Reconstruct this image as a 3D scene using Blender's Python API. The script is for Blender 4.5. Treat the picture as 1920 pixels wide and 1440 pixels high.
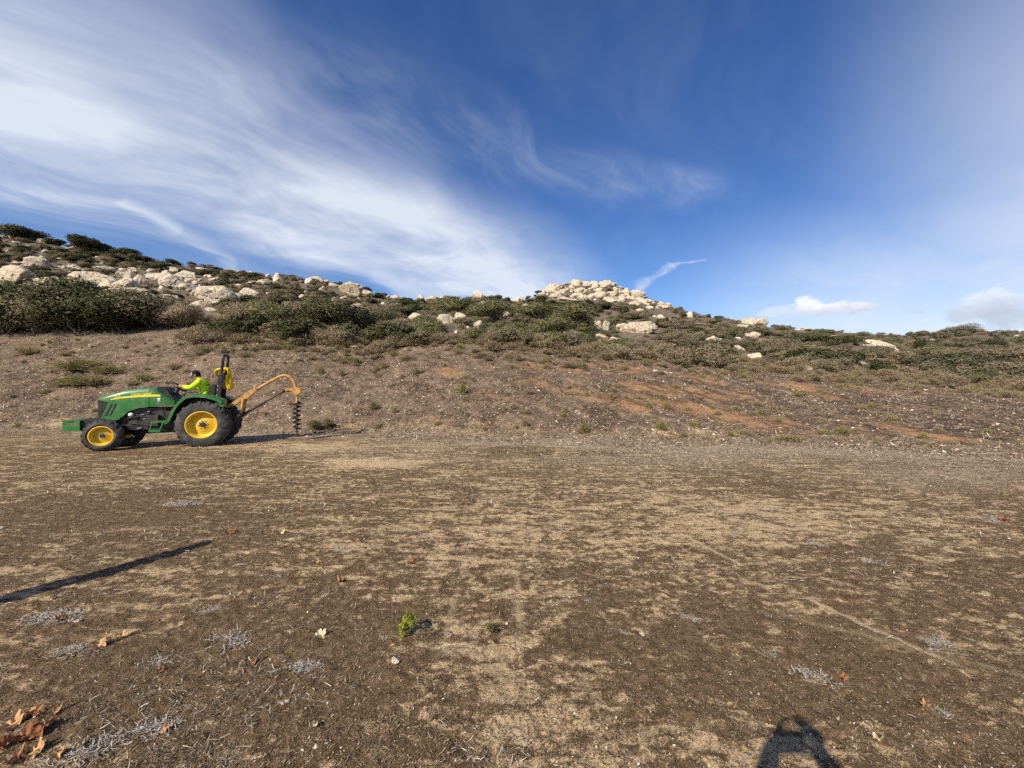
import bpy, bmesh, math, random
import numpy as np
from mathutils import Vector, Matrix, Quaternion, noise as mnoise

for _o in list(bpy.data.objects):
    bpy.data.objects.remove(_o)
SC = bpy.context.scene
COL = SC.collection
RNG = np.random.default_rng(7)
random.seed(7)

# ------------------------------------------------------------------ camera
CAM_H = 1.75
FPX = 721.0                      # focal length in pixels of a 1920 wide picture
cam_d = bpy.data.cameras.new('camera')
cam_d.sensor_width = 36.0
cam_d.lens = 36.0 * FPX / 1920.0
cam_d.clip_start = 0.05
cam_d.clip_end = 8000
cam = bpy.data.objects.new('camera', cam_d)
COL.objects.link(cam)
cam.location = (0, 0, CAM_H)
cam.rotation_euler = (math.radians(90), 0, 0)
SC.camera = cam

# ------------------------------------------------------------------ sun, exposure
SUN_EL = math.radians(36.4)
SUN_AZ = math.radians(35.2)      # the shadows point this far to the right of straight ahead
sun_vec = Vector((-math.sin(SUN_AZ) * math.cos(SUN_EL), -math.cos(SUN_AZ) * math.cos(SUN_EL), math.sin(SUN_EL)))
sd = bpy.data.lights.new('sun', 'SUN')
sd.energy = 5.0
sd.angle = math.radians(0.53)
sd.color = (1.0, 0.905, 0.77)
so = bpy.data.objects.new('sun', sd)
COL.objects.link(so)
so.rotation_euler = (-sun_vec).to_track_quat('-Z', 'Y').to_euler()
so.location = sun_vec * 50
SC.view_settings.view_transform = 'Standard'
SC.view_settings.look = 'None'
SC.view_settings.exposure = 0.36
SC.view_settings.gamma = 1.0
SC.render.engine = 'CYCLES'
SC.cycles.max_bounces = 4
SC.cycles.diffuse_bounces = 2
SC.cycles.use_denoising = False
SC.cycles.use_adaptive_sampling = True
SC.cycles.adaptive_threshold = 0.03
SC.cycles.adaptive_min_samples = 12
SC.cycles.transparent_max_bounces = 8

# ------------------------------------------------------------------ node expression helper
class NT:
    """small helper: builds math node chains with ordinary operators"""
    def __init__(self, tree):
        self.t = tree
    def new(self, typ):
        return self.t.nodes.new(typ)
    def link(self, a, b):
        self.t.links.new(a, b)
    def val(self, x):
        return x if isinstance(x, Ex) else Ex(self, None, float(x))

class Ex:
    def __init__(self, nt, sock, const=None):
        self.nt, self.s, self.c = nt, sock, const
    def put(self, inp):
        if self.s is None:
            inp.default_value = self.c
        else:
            self.nt.link(self.s, inp)
    def _m(self, op, *others, clamp=False):
        n = self.nt.new('ShaderNodeMath')
        n.operation = op
        n.use_clamp = clamp
        self.put(n.inputs[0])
        for i, o in enumerate(others):
            self.nt.val(o).put(n.inputs[i + 1])
        return Ex(self.nt, n.outputs[0])
    def __add__(s, o): return s._m('ADD', o)
    __radd__ = __add__
    def __sub__(s, o): return s._m('SUBTRACT', o)
    def __rsub__(s, o): return s.nt.val(o)._m('SUBTRACT', s)
    def __mul__(s, o): return s._m('MULTIPLY', o)
    __rmul__ = __mul__
    def __truediv__(s, o): return s._m('DIVIDE', o)
    def __rtruediv__(s, o): return s.nt.val(o)._m('DIVIDE', s)
    def pow(s, o): return s._m('POWER', o)
    def max(s, o): return s._m('MAXIMUM', o)
    def min(s, o): return s._m('MINIMUM', o)
    def sqrt(s): return s._m('SQRT')
    def abs(s): return s._m('ABSOLUTE')
    def clamp(s): return s._m('ADD', 0.0, clamp=True)
    def atan2(s, o): return s._m('ARCTAN2', o)
    def asin(s): return s._m('ARCSINE')
    def smooth(s, a, b, lo=0.0, hi=1.0):
        n = s.nt.new('ShaderNodeMapRange')
        n.interpolation_type = 'SMOOTHSTEP'
        s.put(n.inputs['Value'])
        n.inputs['From Min'].default_value = a
        n.inputs['From Max'].default_value = b
        n.inputs['To Min'].default_value = lo
        n.inputs['To Max'].default_value = hi
        return Ex(s.nt, n.outputs[0])

def ex_vec(nt, x, y, z):
    n = nt.new('ShaderNodeCombineXYZ')
    for i, e in enumerate((x, y, z)):
        nt.val(e).put(n.inputs[i])
    return n.outputs[0]

def ex_noise(nt, vec, scale, detail=4.0, rough=0.55, dist=0.0, typ='FBM'):
    n = nt.new('ShaderNodeTexNoise')
    n.noise_dimensions = '3D'
    n.noise_type = typ
    nt.link(vec, n.inputs['Vector'])
    n.inputs['Scale'].default_value = scale
    n.inputs['Detail'].default_value = detail
    n.inputs['Roughness'].default_value = rough
    n.inputs['Distortion'].default_value = dist
    return Ex(nt, n.outputs[0])

def ex_mix(nt, fac, a, b):
    """colour mix; a / b are sockets or rgb tuples"""
    n = nt.new('ShaderNodeMix')
    n.data_type = 'RGBA'
    nt.val(fac).put(n.inputs[0])
    for v, i in ((a, 6), (b, 7)):
        if isinstance(v, (tuple, list)):
            n.inputs[i].default_value = (v[0], v[1], v[2], 1)
        else:
            nt.link(v, n.inputs[i])
    return n.outputs[2]

# ------------------------------------------------------------------ sky
world = bpy.data.worlds.new('World')
SC.world = world
world.use_nodes = True
wt = world.node_tree
wt.nodes.clear()
W = NT(wt)

def pix_azel(px, py):
    u = (px - 960) / FPX
    v = (720 - py) / FPX
    az = math.atan(u)
    return az, math.atan(v * math.cos(az))

def build_sky():
    out = W.new('ShaderNodeOutputWorld')
    bg = W.new('ShaderNodeBackground')
    bg.inputs['Strength'].default_value = 0.104
    sky = W.new('ShaderNodeTexSky')
    sky.sky_type = 'NISHITA'
    sky.sun_disc = False
    sky.sun_elevation = SUN_EL
    sky.sun_rotation = math.pi + SUN_AZ
    sky.altitude = 400
    sky.air_density = 1.0
    sky.dust_density = 0.4
    sky.ozone_density = 3.0
    tc = W.new('ShaderNodeTexCoord')
    sep = W.new('ShaderNodeSeparateXYZ')
    W.link(tc.outputs['Generated'], sep.inputs[0])
    dx, dy, dz = (Ex(W, sep.outputs[i]) for i in range(3))
    az = dx.atan2(dy)
    el = dz.asin()
    # the cloud layer as a flat sheet overhead
    k = 1.0 / (dz.max(0.0) + 0.12)
    cx, cy = dx * k, dy * k
    ca, sa = math.cos(math.radians(38)), math.sin(math.radians(38))
    al = cx * sa + cy * ca           # along the streaks
    ac = cx * ca - cy * sa           # across them
    warp = ex_noise(W, ex_vec(W, cx, cy, 0.0), 1.1, 2, 0.5) - 0.5
    warp2 = ex_noise(W, ex_vec(W, cx + 7.3, cy - 3.1, 2.0), 1.1, 2, 0.5) - 0.5
    streak = ex_noise(W, ex_vec(W, al * 0.6 + warp * 0.8, ac * 1.35 + warp2 * 1.2, 0.3), 2.0, 6, 0.6, 0.2)
    fine = ex_noise(W, ex_vec(W, al * 1.3 + warp2 * 1.2, ac * 3.0 + warp * 2.0, 4.0), 2.6, 5, 0.62, 0.3)
    soft = ex_noise(W, ex_vec(W, cx * 0.9 + warp * 0.7, cy * 0.9 + warp2 * 0.7, 9.0), 1.6, 4, 0.55)
    waz = az + warp * 0.14 + (soft - 0.5) * 0.14
    wel = el + warp2 * 0.12 + (streak - 0.5) * 0.09
    P0 = ex_vec(W, az, el, 0.0)
    PW = ex_vec(W, waz, wel, 0.0)

    def vm(op, a, b=None, scale=None):
        n = W.new('ShaderNodeVectorMath'); n.operation = op
        for i, v in enumerate((a, b)):
            if v is None: continue
            if isinstance(v, tuple): n.inputs[i].default_value = v
            else: W.link(v, n.inputs[i])
        if scale is not None: W.link(scale.s, n.inputs['Scale'])
        return n

    def capsule(p0, p1, r0, r1, P=PW):
        (a0, e0), (a1, e1) = pix_azel(*p0), pix_azel(*p1)
        ux, uy = a1 - a0, e1 - e0
        L2 = ux * ux + uy * uy
        q = vm('SUBTRACT', P, (a0, e0, 0.0)).outputs[0]
        h = Ex(W, vm('DOT_PRODUCT', q, (ux / L2, uy / L2, 0.0)).outputs['Value']).clamp()
        su = W.new('ShaderNodeVectorMath'); su.operation = 'SCALE'
        su.inputs[0].default_value = (ux, uy, 0.0); h.put(su.inputs['Scale'])
        d = Ex(W, vm('LENGTH', vm('SUBTRACT', q, su.outputs[0]).outputs[0]).outputs['Value'])
        return d / h._m('MULTIPLY_ADD', r1 - r0, r0)

    def blob(*args, inner=0.1, **kw):
        return capsule(*args, **kw).smooth(inner, 1.0, 1.0, 0.0)

    # the broad cirrus band from upper left down to the middle of the ridge
    band = blob((-260, 40), (430, 260), 0.34, 0.30).max(blob((380, 250), (760, 410), 0.27, 0.20)) \
        .max(blob((700, 390), (1040, 540), 0.20, 0.17))
    core = blob((-200, 170), (330, 310), 0.15, 0.14).max(blob((330, 310), (780, 450), 0.14, 0.15)) \
        .max(blob((740, 440), (1020, 570), 0.15, 0.12))
    dens = band * (streak.smooth(0.2, 0.8) * 0.30 + fine.smooth(0.25, 0.85) * 0.20 + soft.smooth(0.25, 0.8) * 0.34)
    dens = dens + core * (soft.smooth(0.2, 0.75) * 0.40 + streak.smooth(0.25, 0.8) * 0.24 + 0.08)
    # feathered edge and tip to the right, the thin hooks above the knoll and the trail on the left
    tip = blob((930, 290), (1310, 345), 0.13, 0.06, inner=0.0).max(blob((640, 120), (1000, 290), 0.14, 0.12, inner=0.0) * 0.8)
    dens = dens + tip * (fine.smooth(0.34, 0.95) * 0.28 + soft.smooth(0.3, 0.8) * 0.08)
    hook = blob((1195, 545), (1250, 497), 0.026, 0.017, inner=0.0).max(blob((1250, 497), (1325, 476), 0.016, 0.006, inner=0.0))
    dens = dens + hook * fine.smooth(0.15, 0.75) * 0.62
    trail = blob((205, 362), (300, 415), 0.012, 0.020, inner=0.0).max(blob((300, 415), (420, 475), 0.020, 0.020, inner=0.0) * 0.5).max(blob((-40, 350), (200, 362), 0.035, 0.015, inner=0.0) * 0.45)
    dens = dens + trail * streak.smooth(0.1, 0.7) * 0.42
    dens = dens + blob((710, 515), (830, 570), 0.03, 0.05) * 0.25
    # thin veil on the right and low down, carrying on round behind the camera
    veil = az.smooth(0.58, 1.05) * el.smooth(0.9, 0.2) * (soft.smooth(0.2, 0.8) * 0.35 + 0.55)
    veil = veil.max(az.smooth(0.30, 0.78) * el.smooth(0.42, 0.06) * (streak.smooth(0.2, 0.8) * 0.42 + 0.66))
    veil = veil * az.smooth(1.7, 2.6, 1.0, 0.0)
    behind = dy.smooth(0.25, -0.4) * (streak.smooth(0.35, 0.8) * 0.5 + soft.smooth(0.4, 0.8) * 0.2)
    thin = streak.smooth(0.45, 0.95) * 0.10
    dens = (dens + thin).max(veil * 0.86).max(behind) * dz.smooth(-0.02, 0.05)
    dens = dens.min(0.9)
    hs = W.new('ShaderNodeHueSaturation')
    hs.inputs['Saturation'].default_value = 1.24
    hs.inputs['Hue'].default_value = 0.512
    hs.inputs['Value'].default_value = 1.0
    W.link(sky.outputs[0], hs.inputs['Color'])
    col = ex_mix(W, dens, hs.outputs[0], (6.0, 6.45, 7.2))
    # small cumulus low on the right
    cn = ex_noise(W, ex_vec(W, az * 1.0, el * 1.9, 1.7), 24.0, 4, 0.58)
    cn2 = ex_noise(W, ex_vec(W, az, el * 1.5, 5.0), 22.0, 3, 0.6)
    def cumulus(col, p0, p1, r0, r1, base_el, h, bright, amt=1.0, thr=0.32):
        d = capsule(p0, p1, r0, r1, P=P0)
        m = ((1.0 - d) + (cn - 0.5) * 2.6).smooth(0.0, thr) * amt
        lit = ((el - base_el) / h + (cn2 - 0.5) * 1.1).smooth(-0.1, 0.9)
        cc = ex_mix(W, lit, (0.60 * bright[0], 0.64 * bright[1], 0.72 * bright[2]), bright)
        return ex_mix(W, m, col, cc)
    b1 = pix_azel(1560, 592)[1]
    col = cumulus(col, (1512, 579), (1640, 573), 0.024, 0.008, b1, 0.040, (7.9, 8.0, 8.4), 0.92, 0.6)
    b2 = pix_azel(1860, 585)[1]
    col = cumulus(col, (1800, 590), (1880, 570), 0.022, 0.03, b2, 0.04, (7.2, 7.5, 8.1), 0.8, 0.8)
    col = cumulus(col, (1870, 590), (2100, 570), 0.03, 0.05, b2, 0.05, (6.8, 7.2, 7.9), 0.8, 0.8)
    col = cumulus(col, (1690, 583), (1730, 586), 0.004, 0.004, b2, 0.05, (5.6, 6.0, 6.8), 0.35, 0.9)
    col = cumulus(col, (1425, 590), (1475, 585), 0.012, 0.016, b2, 0.05, (6.2, 6.6, 7.2), 0.55, 0.7)
    W.link(col, bg.inputs['Color'])
    W.link(bg.outputs[0], out.inputs['Surface'])
build_sky()
world.cycles.sampling_method = 'MANUAL'
world.cycles.sample_map_resolution = 256
# ------------------------------------------------------------------ numpy noise
def _hash(ix, iy, seed):
    h = (ix.astype(np.int64) * 374761393 + iy.astype(np.int64) * 668265263 + seed * 1442695041) & 0xFFFFFFFF
    h = ((h ^ (h >> 13)) * 1274126177) & 0xFFFFFFFF
    h = h ^ (h >> 16)
    return (h & 0xFFFFFF) / float(0xFFFFFF)

def vnoise(x, y, seed=0):
    ix, iy = np.floor(x), np.floor(y)
    fx, fy = x - ix, y - iy
    fx = fx * fx * fx * (fx * (fx * 6 - 15) + 10)
    fy = fy * fy * fy * (fy * (fy * 6 - 15) + 10)
    a = _hash(ix, iy, seed); b = _hash(ix + 1, iy, seed)
    c = _hash(ix, iy + 1, seed); d = _hash(ix + 1, iy + 1, seed)
    return (a + (b - a) * fx) * (1 - fy) + (c + (d - c) * fx) * fy - 0.5

def fbm(x, y, octv=4, seed=0, gain=0.5):
    s = 0; a = 1.0
    for i in range(octv):
        cs, sn = math.cos(i * 0.7), math.sin(i * 0.7)
        s = s + a * vnoise(x * cs - y * sn + i * 17.3, x * sn + y * cs - i * 9.1, seed + i)
        x, y, a = x * 2.03, y * 2.03, a * gain
    return s

def sstep(a, b, x):
    t = np.clip((x - a) / (b - a), 0, 1)
    return t * t * (3 - 2 * t)

# ------------------------------------------------------------------ terrain shape
# azimuth samples: foot of the cut bank, its crest, and the ridge behind
_T = np.radians(np.linspace(-180, 180, 7201))
def _az_curve(pxs, vals, smooth_deg=0.8):
    th = np.arctan((np.array(pxs, float) - 960) / FPX)
    v = np.interp(_T, th, np.array(vals, float))
    k = int(smooth_deg / 0.05) | 1
    ker = np.hanning(k + 2)[1:-1]; ker /= ker.sum()
    return np.convolve(np.pad(v, k // 2, mode='edge'), ker, mode='valid')

_cos = np.maximum(np.cos(_T), 0.45)
_fy = _az_curve([-400, 0, 300, 560, 900, 1240, 1500, 1700, 1920, 2300], [805, 803, 801, 812, 818, 828, 827, 838, 850, 860], 3)
_RF = CAM_H * FPX / (_fy - 720) / _cos
_cyv = _az_curve([-400, 0, 200, 380, 500, 700, 800, 900, 1000, 1100, 1300, 1500, 1700, 1850, 1920, 2300],
                 [645, 640, 634, 629, 634, 650, 644, 641, 646, 659, 679, 691, 706, 719, 725, 735], 1.2)
_cY = _az_curve([-400, 0, 500, 900, 1300, 1700, 1920, 2300], [25, 25, 25.5, 25, 25, 24, 22.5, 22], 3)
_RC = _cY / _cos
_ZC = CAM_H + (720 - _cyv) / FPX * _cY
_sx = [-400, 0, 100, 200, 300, 400, 500, 600, 700, 780, 850, 900, 960, 1000, 1045, 1090, 1150, 1200, 1250, 1300, 1400, 1450, 1600, 1700, 1800, 1920, 2300]
_sy = [420, 446, 461, 477, 494, 504, 517, 530, 552, 566, 562, 559, 566, 560, 536, 530, 535, 553, 573, 589, 607, 616, 627, 629, 625, 623, 625]
_sd = [75, 75, 75, 75, 75, 78, 80, 82, 85, 88, 92, 95, 100, 112, 125, 128, 128, 125, 120, 115, 105, 100, 95, 95, 95, 95, 95]
_syv = _az_curve(_sx, _sy, 0.9)
_sY = _az_curve(_sx, _sd, 2.0)
_RS = _sY / _cos
_ZS = CAM_H + (720 - _syv) / FPX * _sY
_PW = _az_curve([-400, 500, 800, 1000, 1130, 1250, 1450, 2300], [0.95, 1.0, 1.05, 1.2, 1.35, 1.15, 1.0, 1.0], 4)
_OUT = 1 - sstep(np.radians(62), np.radians(105), np.abs(_T))      # hills die away beside and behind

def terrain_z(x, y, detail=True):
    x = np.asarray(x, float); y = np.asarray(y, float)
    th = np.arctan2(x, y); r = np.hypot(x, y)
    rf, rc, zc = np.interp(th, _T, _RF), np.interp(th, _T, _RC), np.interp(th, _T, _ZC)
    rs, zs, pw, fo = np.interp(th, _T, _RS), np.interp(th, _T, _ZS), np.interp(th, _T, _PW), np.interp(th, _T, _OUT)
    t = (r - rf) / (rc - rf)
    soft = 0.10
    tb = np.where(t < 0, 0, np.where(t < soft, t * t / (2 * soft), t - soft / 2)) / (1 - soft / 2)
    zb = zc * tb
    s = np.clip((r - rc) / (rs - rc), 0, 1)
    zh = zc + (zs - zc) * s ** pw
    over = np.maximum(r - rs, 0)
    zh = zh - np.minimum(over * over / (over + 12) * 0.35, np.maximum(zs, 0) + 6)
    k = sstep(0.9, 1.1, t)
    z = np.where(t < 1, zb, zh) * (1 - 0) 
    mb = sstep(0.0, 0.12, t) * (1 - sstep(0.95, 1.1, t))
    mh = sstep(0.97, 1.15, t)
    z = z * fo
    if detail:
        z = z + 0.035 * fbm(x * 0.45, y * 0.45, 3, 3) * (1 - mh)
        z = z + mb * (0.16 * fbm(x * 0.7, y * 0.9, 4, 21) + 0.10 * fbm(x * 2.4, y * 2.0, 3, 5)) * fo
        z = z + mh * (1.0 * fbm(x * 0.13, y * 0.13, 4, 11) + 0.35 * fbm(x * 0.5, y * 0.5, 3, 12)) * sstep(0, 10, r - rc) * fo * (1 - 0.5 * sstep(0.85, 1.0, s))
    return z

def micro_z(X, Y):
    """clods and crust of the bare soil close to the viewer"""
    R, T = np.hypot(X, Y), np.arctan2(X, Y)
    near = (1 - sstep(9, 16, R)) * (1 - sstep(np.radians(58), np.radians(64), np.abs(T)))
    rid = 1 - np.abs(fbm(X * 6, Y * 6, 4, 31)) * 2.2
    return near * (0.012 * fbm(X * 5, Y * 5, 4, 41) + 0.012 * fbm(X * 22, Y * 22, 3, 51, 0.6) + 0.006 * np.clip(rid, 0, 1) * fbm(X * 1.3, Y * 1.3, 2, 61))

def surf_z(x, y):
    return terrain_z(x, y) + micro_z(np.asarray(x, float), np.asarray(y, float))

def zone(x, y):
    th = np.arctan2(x, y); r = np.hypot(x, y)
    rf, rc, rs = np.interp(th, _T, _RF), np.interp(th, _T, _RC), np.interp(th, _T, _RS)
    return (r - rf) / (rc - rf), (r - rc) / (rs - rc), r

def project(x, y, z):
    """where a place would fall in the photograph (for checking the layout)"""
    yy = np.maximum(y, 0.05)
    return 960 + FPX * x / yy, 720 - FPX * (z - CAM_H) / yy

def pix_ground(px, py, ymin=1.2, ymax=200.0):
    """first ground point along the sight line of a picture position"""
    u, v = (px - 960) / FPX, (720 - py) / FPX
    ys = np.exp(np.linspace(math.log(ymin), math.log(ymax), 4000))
    dz = CAM_H + v * ys - terrain_z(u * ys, ys, False)
    idx = np.where(dz <= 0)[0]
    i = idx[0] if len(idx) else int(np.argmin(dz[ys > 20])) + int((ys <= 20).sum())
    yy = ys[i]
    return float(u * yy), float(yy), float(terrain_z(u * yy, yy))

# ------------------------------------------------------------------ mesh helpers
def mesh_np(name, verts, faces, loop_per=4, mats=(), smooth=False, attrs=None, cols=None):
    """mesh from numpy arrays; faces all have loop_per corners"""
    me = bpy.data.meshes.new(name)
    verts = np.ascontiguousarray(verts, np.float32); faces = np.ascontiguousarray(faces, np.int32)
    nv, nf = len(verts), len(faces)
    me.vertices.add(nv); me.vertices.foreach_set('co', verts.ravel())
    me.loops.add(nf * loop_per); me.loops.foreach_set('vertex_index', faces.ravel())
    me.polygons.add(nf)
    me.polygons.foreach_set('loop_start', np.arange(0, nf * loop_per, loop_per, dtype=np.int32))
    me.polygons.foreach_set('loop_total', np.full(nf, loop_per, np.int32))
    if smooth:
        me.polygons.foreach_set('use_smooth', np.ones(nf, bool))
    me.update(calc_edges=True)
    for m in mats:
        me.materials.append(m)
    for k, a in (attrs or {}).items():
        at = me.attributes.new(k, 'FLOAT', 'POINT')
        at.data.foreach_set('value', np.ascontiguousarray(a, np.float32))
    if cols is not None:
        at = me.attributes.new('tint', 'FLOAT_COLOR', 'POINT')
        c4 = np.ones((nv, 4), np.float32); c4[:, :3] = cols
        at.data.foreach_set('color', c4.ravel())
    return me

def link(name, data, parent=None, loc=None, rot=None, scale=None):
    o = bpy.data.objects.new(name, data)
    COL.objects.link(o)
    if parent is not None:
        o.parent = parent
    if loc is not None: o.location = loc
    if rot is not None: o.rotation_euler = rot
    if scale is not None: o.scale = scale
    return o

def tag(o, label, cat, group=None):
    o['label'] = label; o['category'] = cat
    if group: o['group'] = group
    return o

def empty(name, loc=(0, 0, 0), rz=0.0):
    o = link(name, None, loc=loc, rot=(0, 0, rz))
    o.empty_display_size = 0.2
    return o

def new_mat(name):
    m = bpy.data.materials.new(name)
    m.use_nodes = True
    m.node_tree.nodes.clear()
    nt = NT(m.node_tree)
    out = nt.new('ShaderNodeOutputMaterial')
    b = nt.new('ShaderNodeBsdfPrincipled')
    nt.link(b.outputs[0], out.inputs[0])
    b.inputs['Specular IOR Level'].default_value = 0.2
    return m, nt, b, out

def pos_socket(nt, obj=False):
    if obj:
        return nt.new('ShaderNodeTexCoord').outputs['Object']
    return nt.new('ShaderNodeNewGeometry').outputs['Position']

def attr(nt, name):
    n = nt.new('ShaderNodeAttribute'); n.attribute_name = name
    return Ex(nt, n.outputs['Fac']), n.outputs['Color']

def bump(nt, b, height, strength, dist):
    n = nt.new('ShaderNodeBump')
    n.inputs['Strength'].default_value = strength
    n.inputs['Distance'].default_value = dist
    height.put(n.inputs['Height'])
    nt.link(n.outputs[0], b.inputs['Normal'])

# ------------------------------------------------------------------ ground material
def ground_material():
    m, nt, b, out = new_mat('soil')
    P = pos_socket(nt)
    sep = nt.new('ShaderNodeSeparateXYZ'); nt.link(P, sep.inputs[0])
    X, Y = Ex(nt, sep.outputs[0]), Ex(nt, sep.outputs[1])
    bank, _ = attr(nt, 'bank'); hill, _ = attr(nt, 'hill'); orange, _ = attr(nt, 'orange')
    grey, _ = attr(nt, 'litter'); tan, _ = attr(nt, 'tan'); track, _ = attr(nt, 'track')
    big = ex_noise(nt, P, 0.55, 5, 0.6, 0.4)
    flat = ex_vec(nt, X * 0.58, Y * 1.35, 0.0)
    mid = ex_noise(nt, flat, 3.6, 6, 0.66, 0.7)
    fin = ex_noise(nt, P, 13.0, 6, 0.7, 0.3)
    mic = ex_noise(nt, P, 85.0, 4, 0.7)
    grain = ex_noise(nt, P, 330.0, 2, 0.6)
    # crusted dark soil broken by pale dusty patches
    mid2 = ex_noise(nt, flat, 11.0, 4, 0.65, 0.9)
    pale = (mid * 0.85 + mid2 * 0.62 + big * 0.30 + fin * 0.5 + mic * 0.26 + tan * 0.26).smooth(1.245, 1.45)
    dark = ex_mix(nt, fin.smooth(0.3, 0.72), (0.098, 0.063, 0.032), (0.225, 0.152, 0.082))
    dark = ex_mix(nt, mic.smooth(0.52, 0.8), dark, (0.37, 0.27, 0.16))
    dark = ex_mix(nt, mic.smooth(0.44, 0.22), dark, (0.05, 0.033, 0.018))
    dust = ex_mix(nt, mic.smooth(0.3, 0.75), (0.45, 0.315, 0.17), (0.71, 0.53, 0.315))
    flatc = ex_mix(nt, pale * 0.92, dark, dust)
    flatc = ex_mix(nt, track.clamp() * 0.85, flatc, (0.50, 0.37, 0.225))
    flatc = ex_mix(nt, (track * -1.0).clamp() * 0.5, flatc, (0.075, 0.052, 0.032))
    # grey leaf litter and gravel along the foot of the bank
    lit = ex_mix(nt, mic.smooth(0.34, 0.7), (0.25, 0.185, 0.12), (0.58, 0.47, 0.33))
    flatc = ex_mix(nt, grey * fin.smooth(0.2, 0.7), flatc, lit)
    # the bank: thatch of dead stems over reddish decomposed granite
    bm = ex_noise(nt, ex_vec(nt, X, Y * 1.4, 0.0), 1.7, 7, 0.68, 0.5)
    bk = ex_mix(nt, (bm * 0.7 + big * 0.4).smooth(0.42, 0.68), (0.062, 0.043, 0.029), (0.205, 0.146, 0.096))
    bk = ex_mix(nt, (fin * 0.7 + mic * 0.5).smooth(0.60, 0.78), bk, (0.40, 0.305, 0.205))
    bk = ex_mix(nt, fin.smooth(0.44, 0.2), bk, (0.05, 0.036, 0.027))
    org = ex_mix(nt, fin.smooth(0.25, 0.72), (0.18, 0.095, 0.047), (0.40, 0.235, 0.122))
    org = ex_mix(nt, (mid * 0.6 + orange * 0.45).smooth(0.62, 0.95), org, (0.60, 0.385, 0.20))
    om = (orange * 1.05 + (fin - 0.5) * 1.5 + (bm - 0.5) * 1.6 + (mic - 0.5) * 0.5).smooth(0.08, 0.75)
    bk = ex_mix(nt, om * 0.9, bk, org)
    # erosion rills running down to the right across the bank
    ril = ex_noise(nt, ex_vec(nt, (X * 0.6 - Y * 0.8) * 0.22, (X * 0.8 + Y * 0.6) * 1.5, 0.0), 1.6, 5, 0.62, 0.3)
    rw = X.smooth(-2.0, 8.0, 0.35, 1.0)
    bk = ex_mix(nt, ril.smooth(0.52, 0.40) * rw * 0.62, bk, (0.050, 0.037, 0.028))
    bk = ex_mix(nt, ril.smooth(0.60, 0.74) * rw * 0.7, bk, (0.42, 0.32, 0.215))
    c = ex_mix(nt, bank, flatc, bk)
    # the hillside between the shrubs
    hc = ex_mix(nt, bm.smooth(0.3, 0.7), (0.075, 0.060, 0.042), (0.20, 0.158, 0.11))
    hc = ex_mix(nt, fin.smooth(0.5, 0.75), hc, (0.28, 0.22, 0.155))
    c = ex_mix(nt, hill, c, hc)
    nt.link(c, b.inputs['Base Color'])
    b.inputs['Roughness'].default_value = 0.95
    b.inputs['Specular IOR Level'].default_value = 0.08
    h = fin * 0.55 + mic * 0.36 + grain * 0.10 + pale * -0.12
    bump(nt, b, h, 1.0, 0.045)
    return m

# ------------------------------------------------------------------ ground mesh (one sheet, finest near the viewer)
ORANGE = [(1252, 731, 34, 7, 1.0), (1205, 727, 40, 7, .9), (1185, 693, 26, 6, .8), (1317, 712, 32, 6, .9), (1185, 760, 34, 9, .7),
          (1240, 752, 60, 10, .6), (1300, 765, 70, 11, .75), (1370, 782, 70, 11, .7), (1430, 800, 50, 10, .6), (1010, 716, 30, 9, .55), (997, 686, 26, 8, .5),
          (1330, 742, 50, 8, .75), (1400, 742, 40, 7, .6), (1505, 726, 38, 6, .9), (1552, 741, 30, 6, .7), (1465, 792, 36, 8, .7), (1690, 803, 50, 8, .8),
          (1760, 818, 60, 7, .75), (1830, 830, 40, 6, .5), (1620, 731, 40, 5, .6), (840, 697, 22, 8, .75), (1080, 735, 40, 10, .45), (1075, 700, 40, 9, .4),
          (1130, 745, 40, 9, .5), (1420, 715, 24, 5, .5), (930, 745, 40, 10, .3), (800, 735, 26, 9, .3), (1590, 790, 30, 6, .45), (815, 790, 22, 10, .4), (1140, 690, 40, 8, .45)]

def orange_mask(px, py):
    orange = np.zeros_like(px)
    for cx, cy, rx, ry, a in ORANGE:
        d = ((px - cx) / (rx * 1.25)) ** 2 + ((py - cy - (px - cx) * 0.18) / (ry * 1.25)) ** 2
        orange = np.maximum(orange, a * np.exp(-d))
    return orange

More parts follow.
